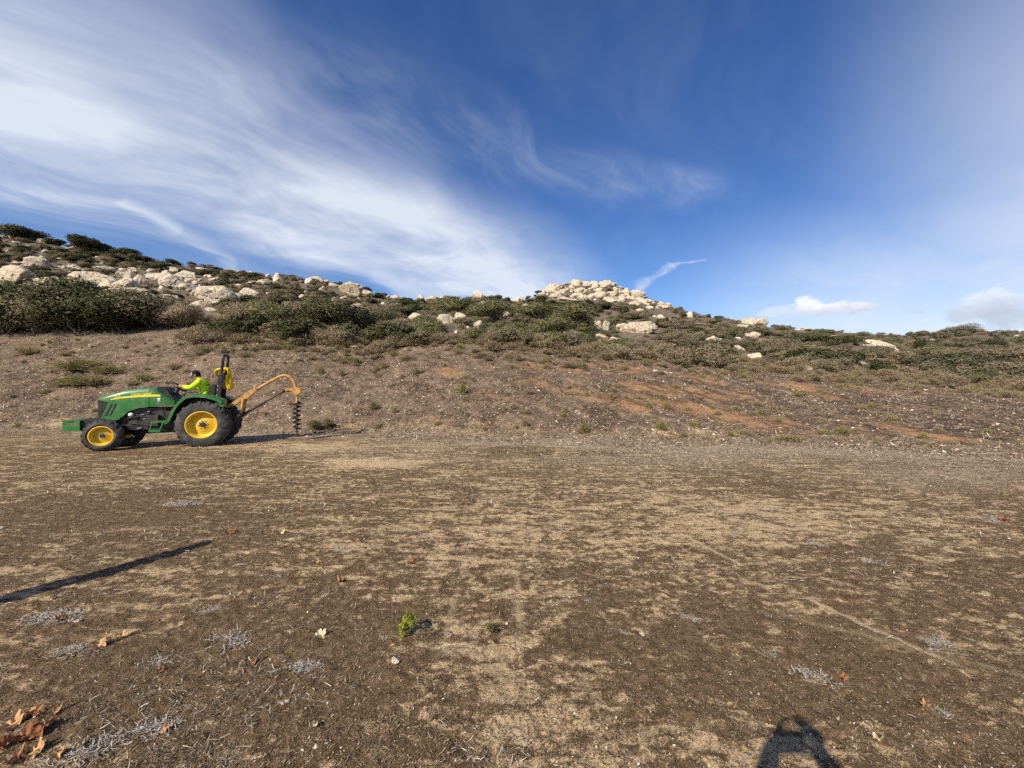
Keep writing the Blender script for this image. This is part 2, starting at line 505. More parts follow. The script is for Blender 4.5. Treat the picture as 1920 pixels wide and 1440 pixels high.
def build_ground():
    th_in = np.radians(np.linspace(-60, 60, 760))
    th_out = np.radians(np.concatenate([np.linspace(60, 180, 60)[1:], np.linspace(-180, -60, 60)[1:-1]]))
    th = np.concatenate([th_in, th_out]); n = len(th)
    r = np.concatenate([np.exp(np.linspace(math.log(0.25), math.log(1.5), 14))[:-1], np.exp(np.linspace(math.log(1.5), math.log(14), 440))[:-1],
                        np.exp(np.linspace(math.log(14), math.log(150), 250))[:-1], np.exp(np.linspace(math.log(150), math.log(4000), 24))])
    R, T = np.meshgrid(r, th, indexing='ij')
    X, Y = R * np.sin(T), R * np.cos(T)
    Z = terrain_z(X, Y)
    t, s, _ = zone(X, Y)
    fl = 1 - sstep(0.0, 0.1, t)
    inview = 1 - sstep(np.radians(58), np.radians(64), np.abs(T))
    # clods, crust edges and shallow ruts near by
    Z = Z + micro_z(X, Y)
    px, py = project(X, Y, Z)
    # wheel ruts straight ahead and the curved scrape on the right
    track = np.zeros_like(X)
    for x0, w, a in ((-0.04, 0.05, -1), (-0.56, 0.06, -0.8), (0.06, 0.03, 0.8), (-0.46, 0.03, 0.6), (0.40, 0.06, -0.5)):
        g = np.exp(-((X - x0 - 0.04 * fbm(Y * 0.9, X * 0 + x0, 2, 71)) / w) ** 2) * sstep(2.0, 2.4, Y) * (1 - sstep(5.6, 7.5, Y))
        g = g * sstep(-0.15, 0.35, fbm(Y * 3.1, X * 3 + x0 * 7, 3, 77))
        track += a * g; Z -= 0.008 * g
    sxp = np.interp(Y, [2.2, 2.4, 3.04, 3.71, 4.35, 5.0], [2.95, 2.8, 2.45, 2.21, 1.99, 1.8])
    g = np.exp(-((X - sxp) / 0.022) ** 2) * sstep(2.3, 2.5, Y) * (1 - sstep(4.4, 4.9, Y)) * sstep(-0.35, 0.0, fbm(Y * 2.0, X * 0.3, 3, 83))
    track += 1.3 * g
    for (xa, ya, xb, yb, w_, a_) in ((1.9, 3.0, 3.6, 2.1, 0.03, 0.5), (3.0, 5.4, 5.4, 3.9, 0.04, 0.5), (2.4, 5.8, 4.6, 4.6, 0.04, 0.4), (-2.2, 5.2, -5.6, 4.4, 0.05, 0.5), (-1.2, 6.2, -6.0, 5.4, 0.05, 0.45), (1.2, 6.6, 6.0, 5.2, 0.05, 0.5)):
        ux, uy = xb - xa, yb - ya; L_ = math.hypot(ux, uy); ux /= L_; uy /= L_
        al_ = (X - xa) * ux + (Y - ya) * uy; ac_ = -(X - xa) * uy + (Y - ya) * ux + 0.12 * fbm(al_ * 0.8, al_ * 0 + xa, 2, 87)
        track += a_ * np.exp(-(ac_ / w_) ** 2) * sstep(0, 0.3, al_) * (1 - sstep(L_ - 0.5, L_, al_)) * sstep(-0.15, 0.25, fbm(al_ * 1.7, ac_ * 3, 3, 89))
    orange = orange_mask(px, py)
    bank = sstep(0.0, 0.13, t + 0.10 * fbm(X * 0.8, Y * 0.8, 3, 91)) * (np.abs(T) < 1.9)
    hill = sstep(0.98, 1.12, t) * (np.abs(T) < 1.9)
    # grey litter strip at the foot of the bank and pale bare patches
    dist = np.interp(T, _T, _RF) - R
    lit = np.exp(-((dist - 1.3) / 2.6) ** 2) * sstep(-0.35, 0.15, fbm(X * 0.35, Y * 0.6, 3, 95))
    lit = np.maximum(lit, 0.8 * np.exp(-(((px - 1800) / 220) ** 2 + ((py - 885) / 32) ** 2)))
    lit = np.maximum(lit, 0.8 * np.exp(-(((px - 1330) / 160) ** 2 + ((py - 856) / 16) ** 2)))
    tan = np.zeros_like(X)
    for cx, cy, rx, ry, a in [(1000, 1010, 420, 70, .30), (1450, 980, 380, 45, .42), (700, 868, 90, 9, 1.3), (1130, 930, 330, 40, .15), (560, 840, 160, 9, .6), (900, 1270, 90, 70, .55),
                              (1030, 1370, 160, 80, .4), (300, 900, 330, 30, .25), (330, 1110, 90, 40, .4), (1500, 1400, 120, 60, .45), (1400, 1120, 160, 60, .3), (1250, 1250, 120, 60, .0), (120, 790, 90, 8, .6)]:
        tan = np.maximum(tan, a * np.exp(-(((px - cx) / rx) ** 2 + ((py - cy) / ry) ** 2)))
    for cx, cy, rx, ry, a in [(250, 960, 420, 60, .35), (250, 1300, 420, 160, .35), (640, 1290, 160, 150, .4), (1700, 1150, 380, 150, .22), (1250, 1230, 200, 80, .3), (1600, 1290, 200, 90, .3)]:
        tan = tan - a * np.exp(-(((px - cx) / rx) ** 2 + ((py - cy) / ry) ** 2))
    nr = len(r)
    i, j = np.meshgrid(np.arange(nr - 1), np.arange(n), indexing='ij')
    j2 = (j + 1) % n
    F = np.stack([i * n + j, (i + 1) * n + j, (i + 1) * n + j2, i * n + j2], -1).reshape(-1, 4)[:, ::-1]
    V = np.stack([X, Y, Z], -1).reshape(-1, 3)
    c = np.array([[0, 0, float(terrain_z(0.0, 0.1))]])
    me = mesh_np('ground', V, F, 4, [ground_material()], True,
                 {'bank': bank.ravel(), 'hill': hill.ravel(), 'orange': (orange * bank).ravel(), 'litter': np.clip(lit, 0, 1).ravel(),
                  'tan': tan.ravel(), 'track': track.ravel()})
    o = link('ground', me)
    o['kind'] = 'structure'
    return o
ground = build_ground()
# ------------------------------------------------------------------ granite boulders
def rock_material():
    m, nt, b, out = new_mat('granite')
    P = pos_socket(nt)
    oi = nt.new('ShaderNodeObjectInfo'); rnd = Ex(nt, oi.outputs['Random'])
    n1 = ex_noise(nt, P, 0.7, 5, 0.6); n2 = ex_noise(nt, P, 3.2, 6, 0.65); n3 = ex_noise(nt, P, 16.0, 4, 0.7)
    sp = nt.new('ShaderNodeSeparateXYZ'); nt.link(P, sp.inputs[0])
    st = ex_noise(nt, ex_vec(nt, Ex(nt, sp.outputs[0]) * 2.6, Ex(nt, sp.outputs[1]) * 2.6, Ex(nt, sp.outputs[2]) * 0.5), 1.0, 4, 0.6)
    c = ex_mix(nt, n1.smooth(0.3, 0.7), (0.64, 0.55, 0.405), (0.50, 0.44, 0.345))
    c = ex_mix(nt, (n2 + rnd * 0.16).smooth(0.5, 0.78), c, (0.44, 0.335, 0.215))
    c = ex_mix(nt, (n3 * 0.6 + n2 * 0.5).smooth(0.60, 0.74), c, (0.27, 0.235, 0.185))
    c = ex_mix(nt, st.smooth(0.52, 0.68) * 0.75, c, (0.17, 0.15, 0.12))
    nt.link(c, b.inputs['Base Color'])
    b.inputs['Roughness'].default_value = 0.9
    bump(nt, b, n2 * 0.8 + n3 * 0.4 + n1 * 0.6, 0.9, 0.16)
    return m
ROCK_MAT = rock_material()

def rock_mesh(seed, sub=3, planes=11, flat=1.0, split=False):
    rs = np.random.default_rng(seed)
    bm = bmesh.new()
    bmesh.ops.create_icosphere(bm, subdivisions=sub, radius=1.0)
    N = rs.normal(size=(planes, 3)); N /= np.linalg.norm(N, axis=1)[:, None]
    H = rs.uniform(0.48, 0.95, planes)
    for v in bm.verts:
        d = np.array(v.co)
        dots = N @ d
        q = np.where(dots > 0.05, H / np.maximum(dots, 0.05), 9)
        r = -math.log(np.exp(-30 * np.minimum(q, 3)).sum() + math.exp(-30 * 1.0)) / 30
        p = Vector(d * r)
        f = mnoise.fractal(p * 1.6 + Vector((seed * 3.1, 0, 0)), 0.9, 2.1, 4)
        g = mnoise.fractal(p * 5.0 + Vector((0, seed * 1.7, 0)), 0.9, 2.1, 3)
        c_ = abs(mnoise.noise(p * 1.9 + Vector((seed * 0.7, 3, 1))))
        c2 = abs(mnoise.noise(p * 3.1 + Vector((seed * 1.3, 1, 4))))
        p = p * (1 + 0.09 * f + 0.028 * g - 0.20 * max(0.0, 1 - c_ / 0.06) - 0.09 * max(0.0, 1 - c2 / 0.05))
        if split:
            s = p.x + 0.28 + 0.12 * p.z
            p.z -= 0.22 * math.exp(-(s / 0.06) ** 2)
            p *= 1 - 0.10 * math.exp(-(s / 0.08) ** 2)
        v.co = p
    me = bpy.data.meshes.new('boulder')
    bm.to_mesh(me); bm.free()
    co = np.empty(len(me.vertices) * 3, np.float32); me.vertices.foreach_get('co', co)
    co = co.reshape(-1, 3); lo, hi = co.min(0), co.max(0)
    co = (co - (lo + hi) / 2) / (hi - lo)              # unit box
    me.vertices.foreach_set('co', co.ravel().astype(np.float32))
    me.polygons.foreach_set('use_smooth', np.ones(len(me.polygons), bool))
    me.materials.append(ROCK_MAT); me.update()
    return me
ROCKS = [rock_mesh(100 + i, 4, 9 + i % 7) for i in range(14)]
ROCK_BIG = [rock_mesh(310 + i, 5, 13 + i) for i in range(5)]
ROCK_SPLIT = rock_mesh(411, 5, 9, split=True)
ROCK_RECTS = []          # picture rectangles kept free of nearer shrubs
ROCK_XY = []
AUTO = []         # things whose label is worked out from their neighbours (object, px, py, width, noun)

def boulder(px, py, w, h, label=None, group=None, me=None, keep=True, depth=None):
    """px, py: middle of the foot line; w, h: size in picture pixels at that distance"""
    x, y, z = pix_ground(px, py)
    k = y / FPX
    W_, H_ = w * k * 1.0, h * k * 0.95
    D_ = W_ * (depth or random.uniform(0.7, 1.1))
    me = me or random.choice(ROCKS)
    o = link('boulder', me, loc=(x, y + D_ * 0.35, 0), rot=(random.uniform(-.35, .35), random.uniform(-.3, .3), random.uniform(-.5, .5) + random.choice([0, math.pi])))
    emb = 0.34
    o.scale = (W_ * 1.08, D_, H_ / (1 - emb) * 1.05)
    o.location.z = z + H_ * 0.5 - H_ * emb * 0.5
    tag(o, label or 'x', 'boulder', group)
    if group: AUTO.append((o, px, py - h * 0.5, w, 'boulder', 'pale granite boulder'))
    if keep:
        ROCK_RECTS.append((px - w * 0.45, py - h, px + w * 0.45, py - h * 0.12, y))
    ROCK_XY.append((x, y + D_ * 0.35, max(W_, D_) * 0.5))
    return o

G_LEFT, G_MID, G_KNOLL, G_RIGHT = 'rocks on the left hillside', 'rocks on the slope below the saddle', 'rocks piled on the knoll', 'rocks on the right ridge'
LB = {G_LEFT: 'pale granite boulder among the jumbled rocks on the left hillside', G_MID: 'pale granite boulder in scrub on the slope below the saddle',
      G_KNOLL: 'sunlit cream boulder in the rock pile crowning the knoll', G_RIGHT: 'pale boulder in the scrub of the low right ridge'}
N_ = None
NAMED = [
    (32, 443, 36, 13, G_LEFT, 'rounded pale boulder under the flat-topped tree on the left skyline'), (4, 441, 22, 8, G_LEFT, 'low pale rock at the left picture edge on the skyline'),
    (72, 457, 20, 9, G_LEFT, N_), (90, 459, 22, 10, G_LEFT, N_), (138, 469, 62, 11, G_LEFT, 'long flat pale slab below the left skyline bushes'),
    (58, 494, 50, 20, G_LEFT, 'layered pale ledge high on the far left slope'), (185, 499, 36, 9, G_LEFT, N_),
    (14, 530, 62, 30, G_LEFT, 'broad pale outcrop at the left picture edge above the dark shrubs'), (95, 543, 56, 28, G_LEFT, 'rough cream outcrop rising over the dark shrubs'),
    (165, 532, 74, 24, G_LEFT, 'wide sloping cream slab left of the cracked blocks'), (194, 538, 30, 20, G_LEFT, N_), (220, 542, 46, 24, G_LEFT, N_),
    (224, 552, 64, 18, G_LEFT, 'flat cracked pale block directly below the perched stone'), (240, 530, 22, 22, G_LEFT, 'rounded stone perched on top of the cracked pale blocks'),
    (230, 522, 15, 11, G_LEFT, N_), (247, 541, 26, 15, G_LEFT, N_), (258, 535, 20, 19, G_LEFT, N_), (312, 540, 48, 28, G_LEFT, 'slanting broken outcrop between the perched stone and the big dome'),
    (291, 520, 40, 18, G_LEFT, N_), (336, 518, 42, 18, G_LEFT, N_), (322, 508, 22, 10, G_LEFT, N_), (348, 548, 30, 14, G_LEFT, N_),
    (394, 556, 64, 36, G_LEFT, 'large weathered dome boulder, tallest rock on the left hillside'), (310, 556, 24, 7, G_LEFT, N_), (437, 556, 32, 12, G_LEFT, N_), (464, 554, 32, 13, G_LEFT, N_),
    (367, 582, 34, 12, G_LEFT, N_), (401, 578, 26, 11, G_LEFT, N_), (392, 594, 22, 8, G_LEFT, N_), (270, 556, 30, 9, G_LEFT, N_), (350, 532, 22, 10, G_LEFT, N_), (375, 505, 18, 6, G_LEFT, N_),
    (430, 500, 26, 8, G_LEFT, N_), (470, 507, 16, 6, G_LEFT, N_), (490, 531, 26, 13, G_MID, N_), (517, 527, 15, 16, G_MID, 'upright pale stone on the slope left of the saddle'),
    (591, 523, 25, 11, G_MID, 'flat-topped tan boulder just below the skyline left of the saddle'), (611, 523, 9, 9, G_MID, N_), (657, 553, 40, 25, G_MID, 'peaked tan outcrop below the skyline bushes left of the saddle'),
    (682, 556, 26, 14, G_MID, N_), (577, 536, 17, 12, G_MID, N_), (624, 556, 12, 6, G_MID, N_), (641, 560, 12, 6, G_MID, N_), (627, 540, 22, 8, G_MID, N_),
    (666, 577, 28, 10, G_MID, N_), (699, 579, 25, 10, G_MID, N_), (714, 580, 12, 5, G_MID, N_), (729, 578, 12, 5, G_MID, N_), (787, 567, 21, 17, G_MID, 'rounded tan boulder sitting in the skyline saddle'),
    (810, 562, 32, 12, G_MID, 'cracked tan boulder beside the rounded one in the saddle'), (740, 557, 22, 7, G_MID, N_), (830, 556, 13, 9, G_MID, N_), (896, 556, 19, 14, G_MID, N_),
    (778, 603, 30, 13, G_MID, 'grey-white layered rock left of the pale flat rock below the saddle'), (838, 606, 40, 19, G_MID, 'pale flat-topped rock below a dark bush under the saddle'), (862, 598, 18, 13, G_MID, N_),
    (896, 616, 22, 16, G_MID, N_), (951, 598, 18, 12, G_MID, N_), (904, 573, 14, 5, G_MID, N_), (855, 630, 8, 6, G_MID, N_), (662, 653, 30, 5, G_MID, 'low flat white rock lying on the top edge of the bank'),
    (972, 566, 20, 11, G_MID, N_), (961, 578, 10, 6, G_MID, N_), (984, 579, 13, 6, G_MID, N_),
    (1036, 549, 28, 15, G_KNOLL, 'broad cream boulder at the left shoulder of the knoll'), (1080, 531, 25, 10, G_KNOLL, 'wide flat boulder on the very top of the knoll'),
    (1136, 539, 24, 14, G_KNOLL, 'blocky boulder on the right end of the knoll top'), (1192, 558, 25, 17, G_KNOLL, 'rounded bright boulder at the right shoulder of the knoll'), (1175, 554, 15, 12, G_KNOLL, N_),
    (1067, 566, 40, 9, G_KNOLL, 'long low cream slab at the left foot of the knoll rocks'), (1125, 556, 30, 13, G_KNOLL, N_), (1208, 570, 25, 10, G_KNOLL, N_), (1190, 572, 24, 11, G_KNOLL, N_), (1147, 568, 20, 8, G_KNOLL, N_),
    (1255, 577, 12, 10, G_KNOLL, N_), (1240, 574, 14, 9, G_KNOLL, N_), (1295, 597, 13, 10, G_RIGHT, N_), (1200, 586, 22, 7, G_MID, N_), (1240, 598, 19, 10, G_MID, N_), (1253, 597, 9, 5, G_MID, N_),
    (1123, 622, 20, 19, G_MID, 'left of two rounded boulders left of the big split boulder'), (1138, 624, 17, 17, G_MID, 'right of two rounded boulders left of the big split boulder'),
    (1131, 636, 28, 10, G_MID, 'pale flat ledge below the two rounded boulders'), (1158, 637, 30, 7, G_MID, 'low grey-white ledge just below the big split boulder'),
    (1335, 641, 28, 13, G_RIGHT, 'pale square rock half hidden by a round grey bush'), (1350, 641, 9, 6, G_RIGHT, N_), (1375, 601, 10, 9, G_RIGHT, N_), (1408, 612, 34, 13, G_RIGHT, 'broad tan rock on the right skyline beside the pointed one'),
    (1430, 612, 24, 18, G_RIGHT, 'pointed tan boulder breaking the right skyline'), (1392, 614, 13, 5, G_RIGHT, N_), (1416, 639, 23, 12, G_RIGHT, 'white jagged rock in scrub below the pointed skyline boulder'),
    (1390, 656, 21, 9, G_RIGHT, N_), (1421, 668, 27, 12, G_RIGHT, 'grey rounded boulder among dry shrubs above the right bank'), (1381, 680, 10, 5, G_RIGHT, N_), (1446, 689, 13, 5, G_RIGHT, N_),
    (1480, 612, 11, 5, G_RIGHT, N_), (1515, 619, 10, 7, G_RIGHT, N_), (1501, 625, 15, 5, G_RIGHT, N_), (1619, 644, 15, 5, G_RIGHT, N_), (1665, 653, 52, 19, G_RIGHT, 'largest cream slab on the far right slope'),
    (1682, 656, 22, 8, G_RIGHT, N_), (1754, 651, 27, 17, G_RIGHT, 'tall cream rock face right of the largest slab on the far right slope'), (1719, 660, 11, 6, G_RIGHT, N_), (1845, 619, 42, 7, G_RIGHT, 'row of low white rock on the far right skyline'),
    (1904, 632, 13, 4, G_RIGHT, N_), (1616, 682, 19, 12, G_RIGHT, 'small grey boulder in dry brush above the right bank'), (1680, 684, 23, 10, G_RIGHT, 'bright smooth boulder in brush above the right bank'), (1660, 679, 8, 6, G_RIGHT, N_),
    (1887, 718, 15, 9, G_RIGHT, 'lone stone on the bank near the right picture edge'), (1515, 693, 22, 5, G_RIGHT, N_), (1231, 671, 14, 3, G_MID, N_), (1230, 697, 10, 4, G_MID, N_), (1248, 701, 10, 4, G_MID, N_), (1260, 702, 8, 4, G_MID, N_),
    (487, 634, 22, 6, G_MID, N_), (1385, 641, 16, 8, G_RIGHT, N_), (1565, 632, 14, 5, G_RIGHT, N_),
]
for (px, py, w, h, g, lab) in NAMED:
    big = w > 30
    boulder(px, py, w, h, lab or LB[g], None if lab else g, me=random.choice(ROCK_BIG) if big else None, depth=0.7 if w > 40 else None)
boulder(1199, 629, 74, 25, 'big smooth split boulder, largest of the slope below the knoll', None, me=ROCK_SPLIT, depth=0.62).rotation_euler = (0.05, 0.05, 0.0)

def in_poly(x, y, poly):
    c = False; j = len(poly) - 1
    for i in range(len(poly)):
        (xi, yi), (xj, yj) = poly[i], poly[j]
        if (yi > y) != (yj > y) and x < (xj - xi) * (y - yi) / (yj - yi) + xi: c = not c
        j = i
    return c
KPOLY = [(1012, 552), (1035, 535), (1070, 526), (1100, 525), (1136, 528), (1160, 537), (1195, 546), (1215, 560), (1240, 568), (1262, 574), (1258, 582), (1215, 576), (1170, 566), (1100, 561), (1050, 564), (1010, 560)]
SMALL = []        # stones too small to pick out one by one
def scatter_rocks(n, poly, wr, asp, group, keep=False):
    xs = [p[0] for p in poly]; ys = [p[1] for p in poly]; k = 0
    while k < n:
        px, py = random.uniform(min(xs), max(xs)), random.uniform(min(ys), max(ys))
        if not in_poly(px, py, poly): continue
        w = wr[0] + (wr[1] - wr[0]) * random.random() ** 1.8
        h = w * random.uniform(*asp)
        if w < 8.5: SMALL.append((px, py + w * 0.15, w, h))
        else: boulder(px, py + w * 0.15, w, h, LB[group], group, keep=keep)
        k += 1
scatter_rocks(160, KPOLY, (5, 19), (0.32, 0.6), G_KNOLL, True)
scatter_rocks(80, [(180, 515), (300, 498), (360, 505), (440, 540), (420, 570), (300, 560), (200, 552)], (5, 16), (0.35, 0.65), G_LEFT, True)
scatter_rocks(110, [(0, 435), (60, 445), (300, 495), (480, 515), (480, 545), (180, 535), (0, 525)], (5, 16), (0.3, 0.6), G_LEFT, True)
scatter_rocks(50, [(480, 512), (640, 528), (740, 556), (740, 585), (600, 575), (480, 550)], (5, 14), (0.4, 0.7), G_MID, True)
scatter_rocks(22, [(740, 568), (960, 575), (1300, 600), (1300, 640), (900, 620), (740, 600)], (4, 12), (0.4, 0.7), G_MID)
scatter_rocks(50, [(1300, 600), (1560, 622), (1900, 632), (1900, 680), (1560, 670), (1300, 650)], (4, 12), (0.35, 0.6), G_RIGHT)

# ------------------------------------------------------------------ leaf materials
def leaf_material(name, dark, light, dry=None, trans=0.18, var=0.5):
    m, nt, b, out = new_mat(name)
    f, c = attr(nt, 'tint')
    sp = nt.new('ShaderNodeSeparateColor'); nt.link(c, sp.inputs[0])
    r = Ex(nt, sp.outputs[0]); g = Ex(nt, sp.outputs[1])
    rnd = Ex(nt, nt.new('ShaderNodeObjectInfo').outputs['Random'])
    col = ex_mix(nt, (r * 0.62 + rnd * 0.38), dark, light)
    if dry:
        col = ex_mix(nt, (g * 1.0 + rnd * var).smooth(0.85, 1.25), col, dry)
    nt.link(col, b.inputs['Base Color'])
    b.inputs['Roughness'].default_value = 0.75
    b.inputs['Specular IOR Level'].default_value = 0.12
    tr = nt.new('ShaderNodeBsdfTranslucent'); nt.link(col, tr.inputs[0])
    mx = nt.new('ShaderNodeMixShader'); mx.inputs[0].default_value = trans
    nt.link(b.outputs[0], mx.inputs[1]); nt.link(tr.outputs[0], mx.inputs[2]); nt.link(mx.outputs[0], out.inputs[0])
    return m
M_DARK = leaf_material('oak_leaf', (0.030, 0.037, 0.015), (0.108, 0.110, 0.044), (0.16, 0.135, 0.095), var=0.5)
M_OLIVE = leaf_material('chamise_leaf', (0.125, 0.112, 0.066), (0.310, 0.268, 0.168), (0.33, 0.24, 0.16), var=0.7)
M_GREEN = leaf_material('fresh_leaf', (0.092, 0.098, 0.040), (0.245, 0.240, 0.105), (0.27, 0.215, 0.13))
M_DRY = leaf_material('dry_brush', (0.185, 0.142, 0.085), (0.46, 0.375, 0.235), (0.26, 0.165, 0.095), 0.1)
M_STRAW = leaf_material('straw', (0.17, 0.14, 0.065), (0.43, 0.36, 0.18), (0.19, 0.19, 0.06), 0.25)
M_GTUFT = leaf_material('green_tuft', (0.18, 0.155, 0.065), (0.40, 0.345, 0.155), (0.40, 0.31, 0.15), 0.25)
M_LIME = leaf_material('seedling_leaf', (0.20, 0.24, 0.03), (0.46, 0.47, 0.07), None, 0.3)
def bark_material(name, c0, c1, sc=9):
    m, nt, b, out = new_mat(name)
    n = ex_noise(nt, pos_socket(nt), sc, 4, 0.6)
    nt.link(ex_mix(nt, n.smooth(0.3, 0.7), c0, c1), b.inputs['Base Color'])
    b.inputs['Roughness'].default_value = 0.9
    return m
M_BARK = bark_material('bark', (0.10, 0.085, 0.07), (0.25, 0.22, 0.19))
M_TWIG = bark_material('dead_twig', (0.27, 0.24, 0.20), (0.52, 0.48, 0.42), 30)

# ------------------------------------------------------------------ plant prototypes (unit width 1, height 1)
def leaf_quads(c, nrm, size, rs, aspect=0.55):
    """rhombic leaves at centres c facing nrm"""
    n = len(c)
    a = rs.normal(size=(n, 3)); a -= (a * nrm).sum(1)[:, None] * nrm
    a /= np.linalg.norm(a, axis=1)[:, None] + 1e-9
    b = np.cross(nrm, a)
    s = size[:, None]
    V = np.stack([c - a * s, c - b * s * aspect, c + a * s, c + b * s * aspect], 1).reshape(-1, 3)
    F = np.arange(n * 4).reshape(n, 4)
    return V, F

def crown_mesh(name, seed, n, leaf, lobes, mat, flat=0.0, hollow=0.55, lift=0.0, aspect=0.55):
    rs = np.random.default_rng(seed)
    L = []
    for i in range(lobes):
        ang = rs.uniform(0, 2 * math.pi); rad = 0.33 * math.sqrt(rs.uniform(0, 1))
        zc = rs.uniform(0.22 + lift, 0.70) * (1 - 0.35 * (rad / 0.33) ** 2)
        L.append((rad * math.cos(ang), rad * math.sin(ang), zc, rs.uniform(0.13, 0.25), rs.uniform(-0.35, 0.35)))
    L = np.array(L)
    w = L[:, 3] ** 2; w /= w.sum()
    k = rs.choice(lobes, n, p=w)
    d = rs.normal(size=(n, 3)); d /= np.linalg.norm(d, axis=1)[:, None]
    d[:, 2] = np.where((d[:, 2] < -0.2) & (rs.random(n) < 0.6), -d[:, 2], d[:, 2])
    bumpy = 1 + 0.22 * np.sin(d[:, 0] * 7 + k) * np.sin(d[:, 1] * 8 + 2 * k) + 0.12 * rs.normal(size=n)
    rad = (hollow + (1.05 - hollow) * rs.random(n) ** 0.5) * bumpy
    c = L[k, :3] + d * (L[k, 3] * rad)[:, None] * np.array([1, 1, 1.05])
    c[:, 2] = np.where(c[:, 2] < 0.03, rs.uniform(0.03, 0.3, n), c[:, 2])
    nr = d * 0.7 + rs.normal(size=(n, 3)) * 0.55; nr /= np.linalg.norm(nr, axis=1)[:, None]
    dn = (nr * d).sum(1)[:, None]; nr = np.where(dn < 0.15, nr + d * (0.3 - dn), nr); nr /= np.linalg.norm(nr, axis=1)[:, None]
    size = leaf * rs.uniform(0.6, 1.4, n)
    V, F = leaf_quads(c, nr, size, rs, aspect)
    body = c - np.array([0, 0, 0.25]); body /= np.linalg.norm(body, axis=1)[:, None]
    sn = d * 0.5 + body * 0.5 + rs.normal(size=(n, 3)) * 0.22; sn /= np.linalg.norm(sn, axis=1)[:, None]
    top = V[:, 2].max(); V[:, 2] *= 1.0 / top
    sx = np.percentile(np.abs(V[:, :2]), 98) * 2; V[:, :2] /= sx
    t0 = np.clip(0.45 + 0.5 * L[k, 4] + 0.28 * rs.normal(size=n), 0, 1)
    t1 = np.clip(0.35 + L[k, 4] + 0.25 * rs.normal(size=n), 0, 1)
    cols = np.stack([t0, t1, t0], 1).repeat(4, 0)
    me = mesh_np(name, V, F, 4, [mat], True, cols=cols)
    me.normals_split_custom_set_from_vertices(sn.repeat(4, 0).astype(np.float32))
    return me, L / np.array([sx, sx, top, sx, 1])

def tubes(name, paths, mat, sides=5):
    """tapered tubes: paths = list of [(point, radius), ...]"""
    V, F = [], []
    for path in paths:
        base = len(V)
        pts = [Vector(p) for p, _ in path]
        for i, (p, r) in enumerate(path):
            t = (pts[min(i + 1, len(pts) - 1)] - pts[max(i - 1, 0)]).normalized()
            a = t.cross(Vector((0.31, 0.87, 0.38))).normalized(); b = t.cross(a)
            for s in range(sides):
                an = 2 * math.pi * s / sides
                V.append(tuple(pts[i] + (a * math.cos(an) + b * math.sin(an)) * r))
        for i in range(len(path) - 1):
            for s in range(sides):
                s2 = (s + 1) % sides
                F.append((base + i * sides + s, base + i * sides + s2, base + (i + 1) * sides + s2, base + (i + 1) * sides + s))
    return mesh_np(name, np.array(V), np.array(F), 4, [mat], True)

def stems_mesh(name, seed, L, mat, thick=0.018, extra=10):
    rs = random.Random(seed); paths = []
    for l in L:
        tip = Vector(l[:3]); st = Vector((rs.uniform(-.05, .05), rs.uniform(-.05, .05), -0.05))
        mid = st.lerp(tip, 0.5) + Vector((rs.uniform(-.06, .06), rs.uniform(-.06, .06), 0.02))
        paths.append([(st, thick), (mid, thick * 0.65), (tip, thick * 0.3)])
        for _ in range(3):
            e = tip + Vector((rs.uniform(-.2, .2), rs.uniform(-.2, .2), rs.uniform(-.05, .25)))
            paths.append([(mid.lerp(tip, rs.uniform(0.2, 1)), thick * 0.3), (e, thick * 0.12)])
    for _ in range(extra):
        a = rs.uniform(0, 6.28); e = Vector((0.45 * math.cos(a), 0.45 * math.sin(a), rs.uniform(0.05, 0.8)))
        paths.append([(Vector((0, 0, 0.02)), thick * 0.6), (e * 0.5 + Vector((0, 0, 0.05)), thick * 0.4), (e, thick * 0.12)])
    return tubes(name, paths, mat, 4)

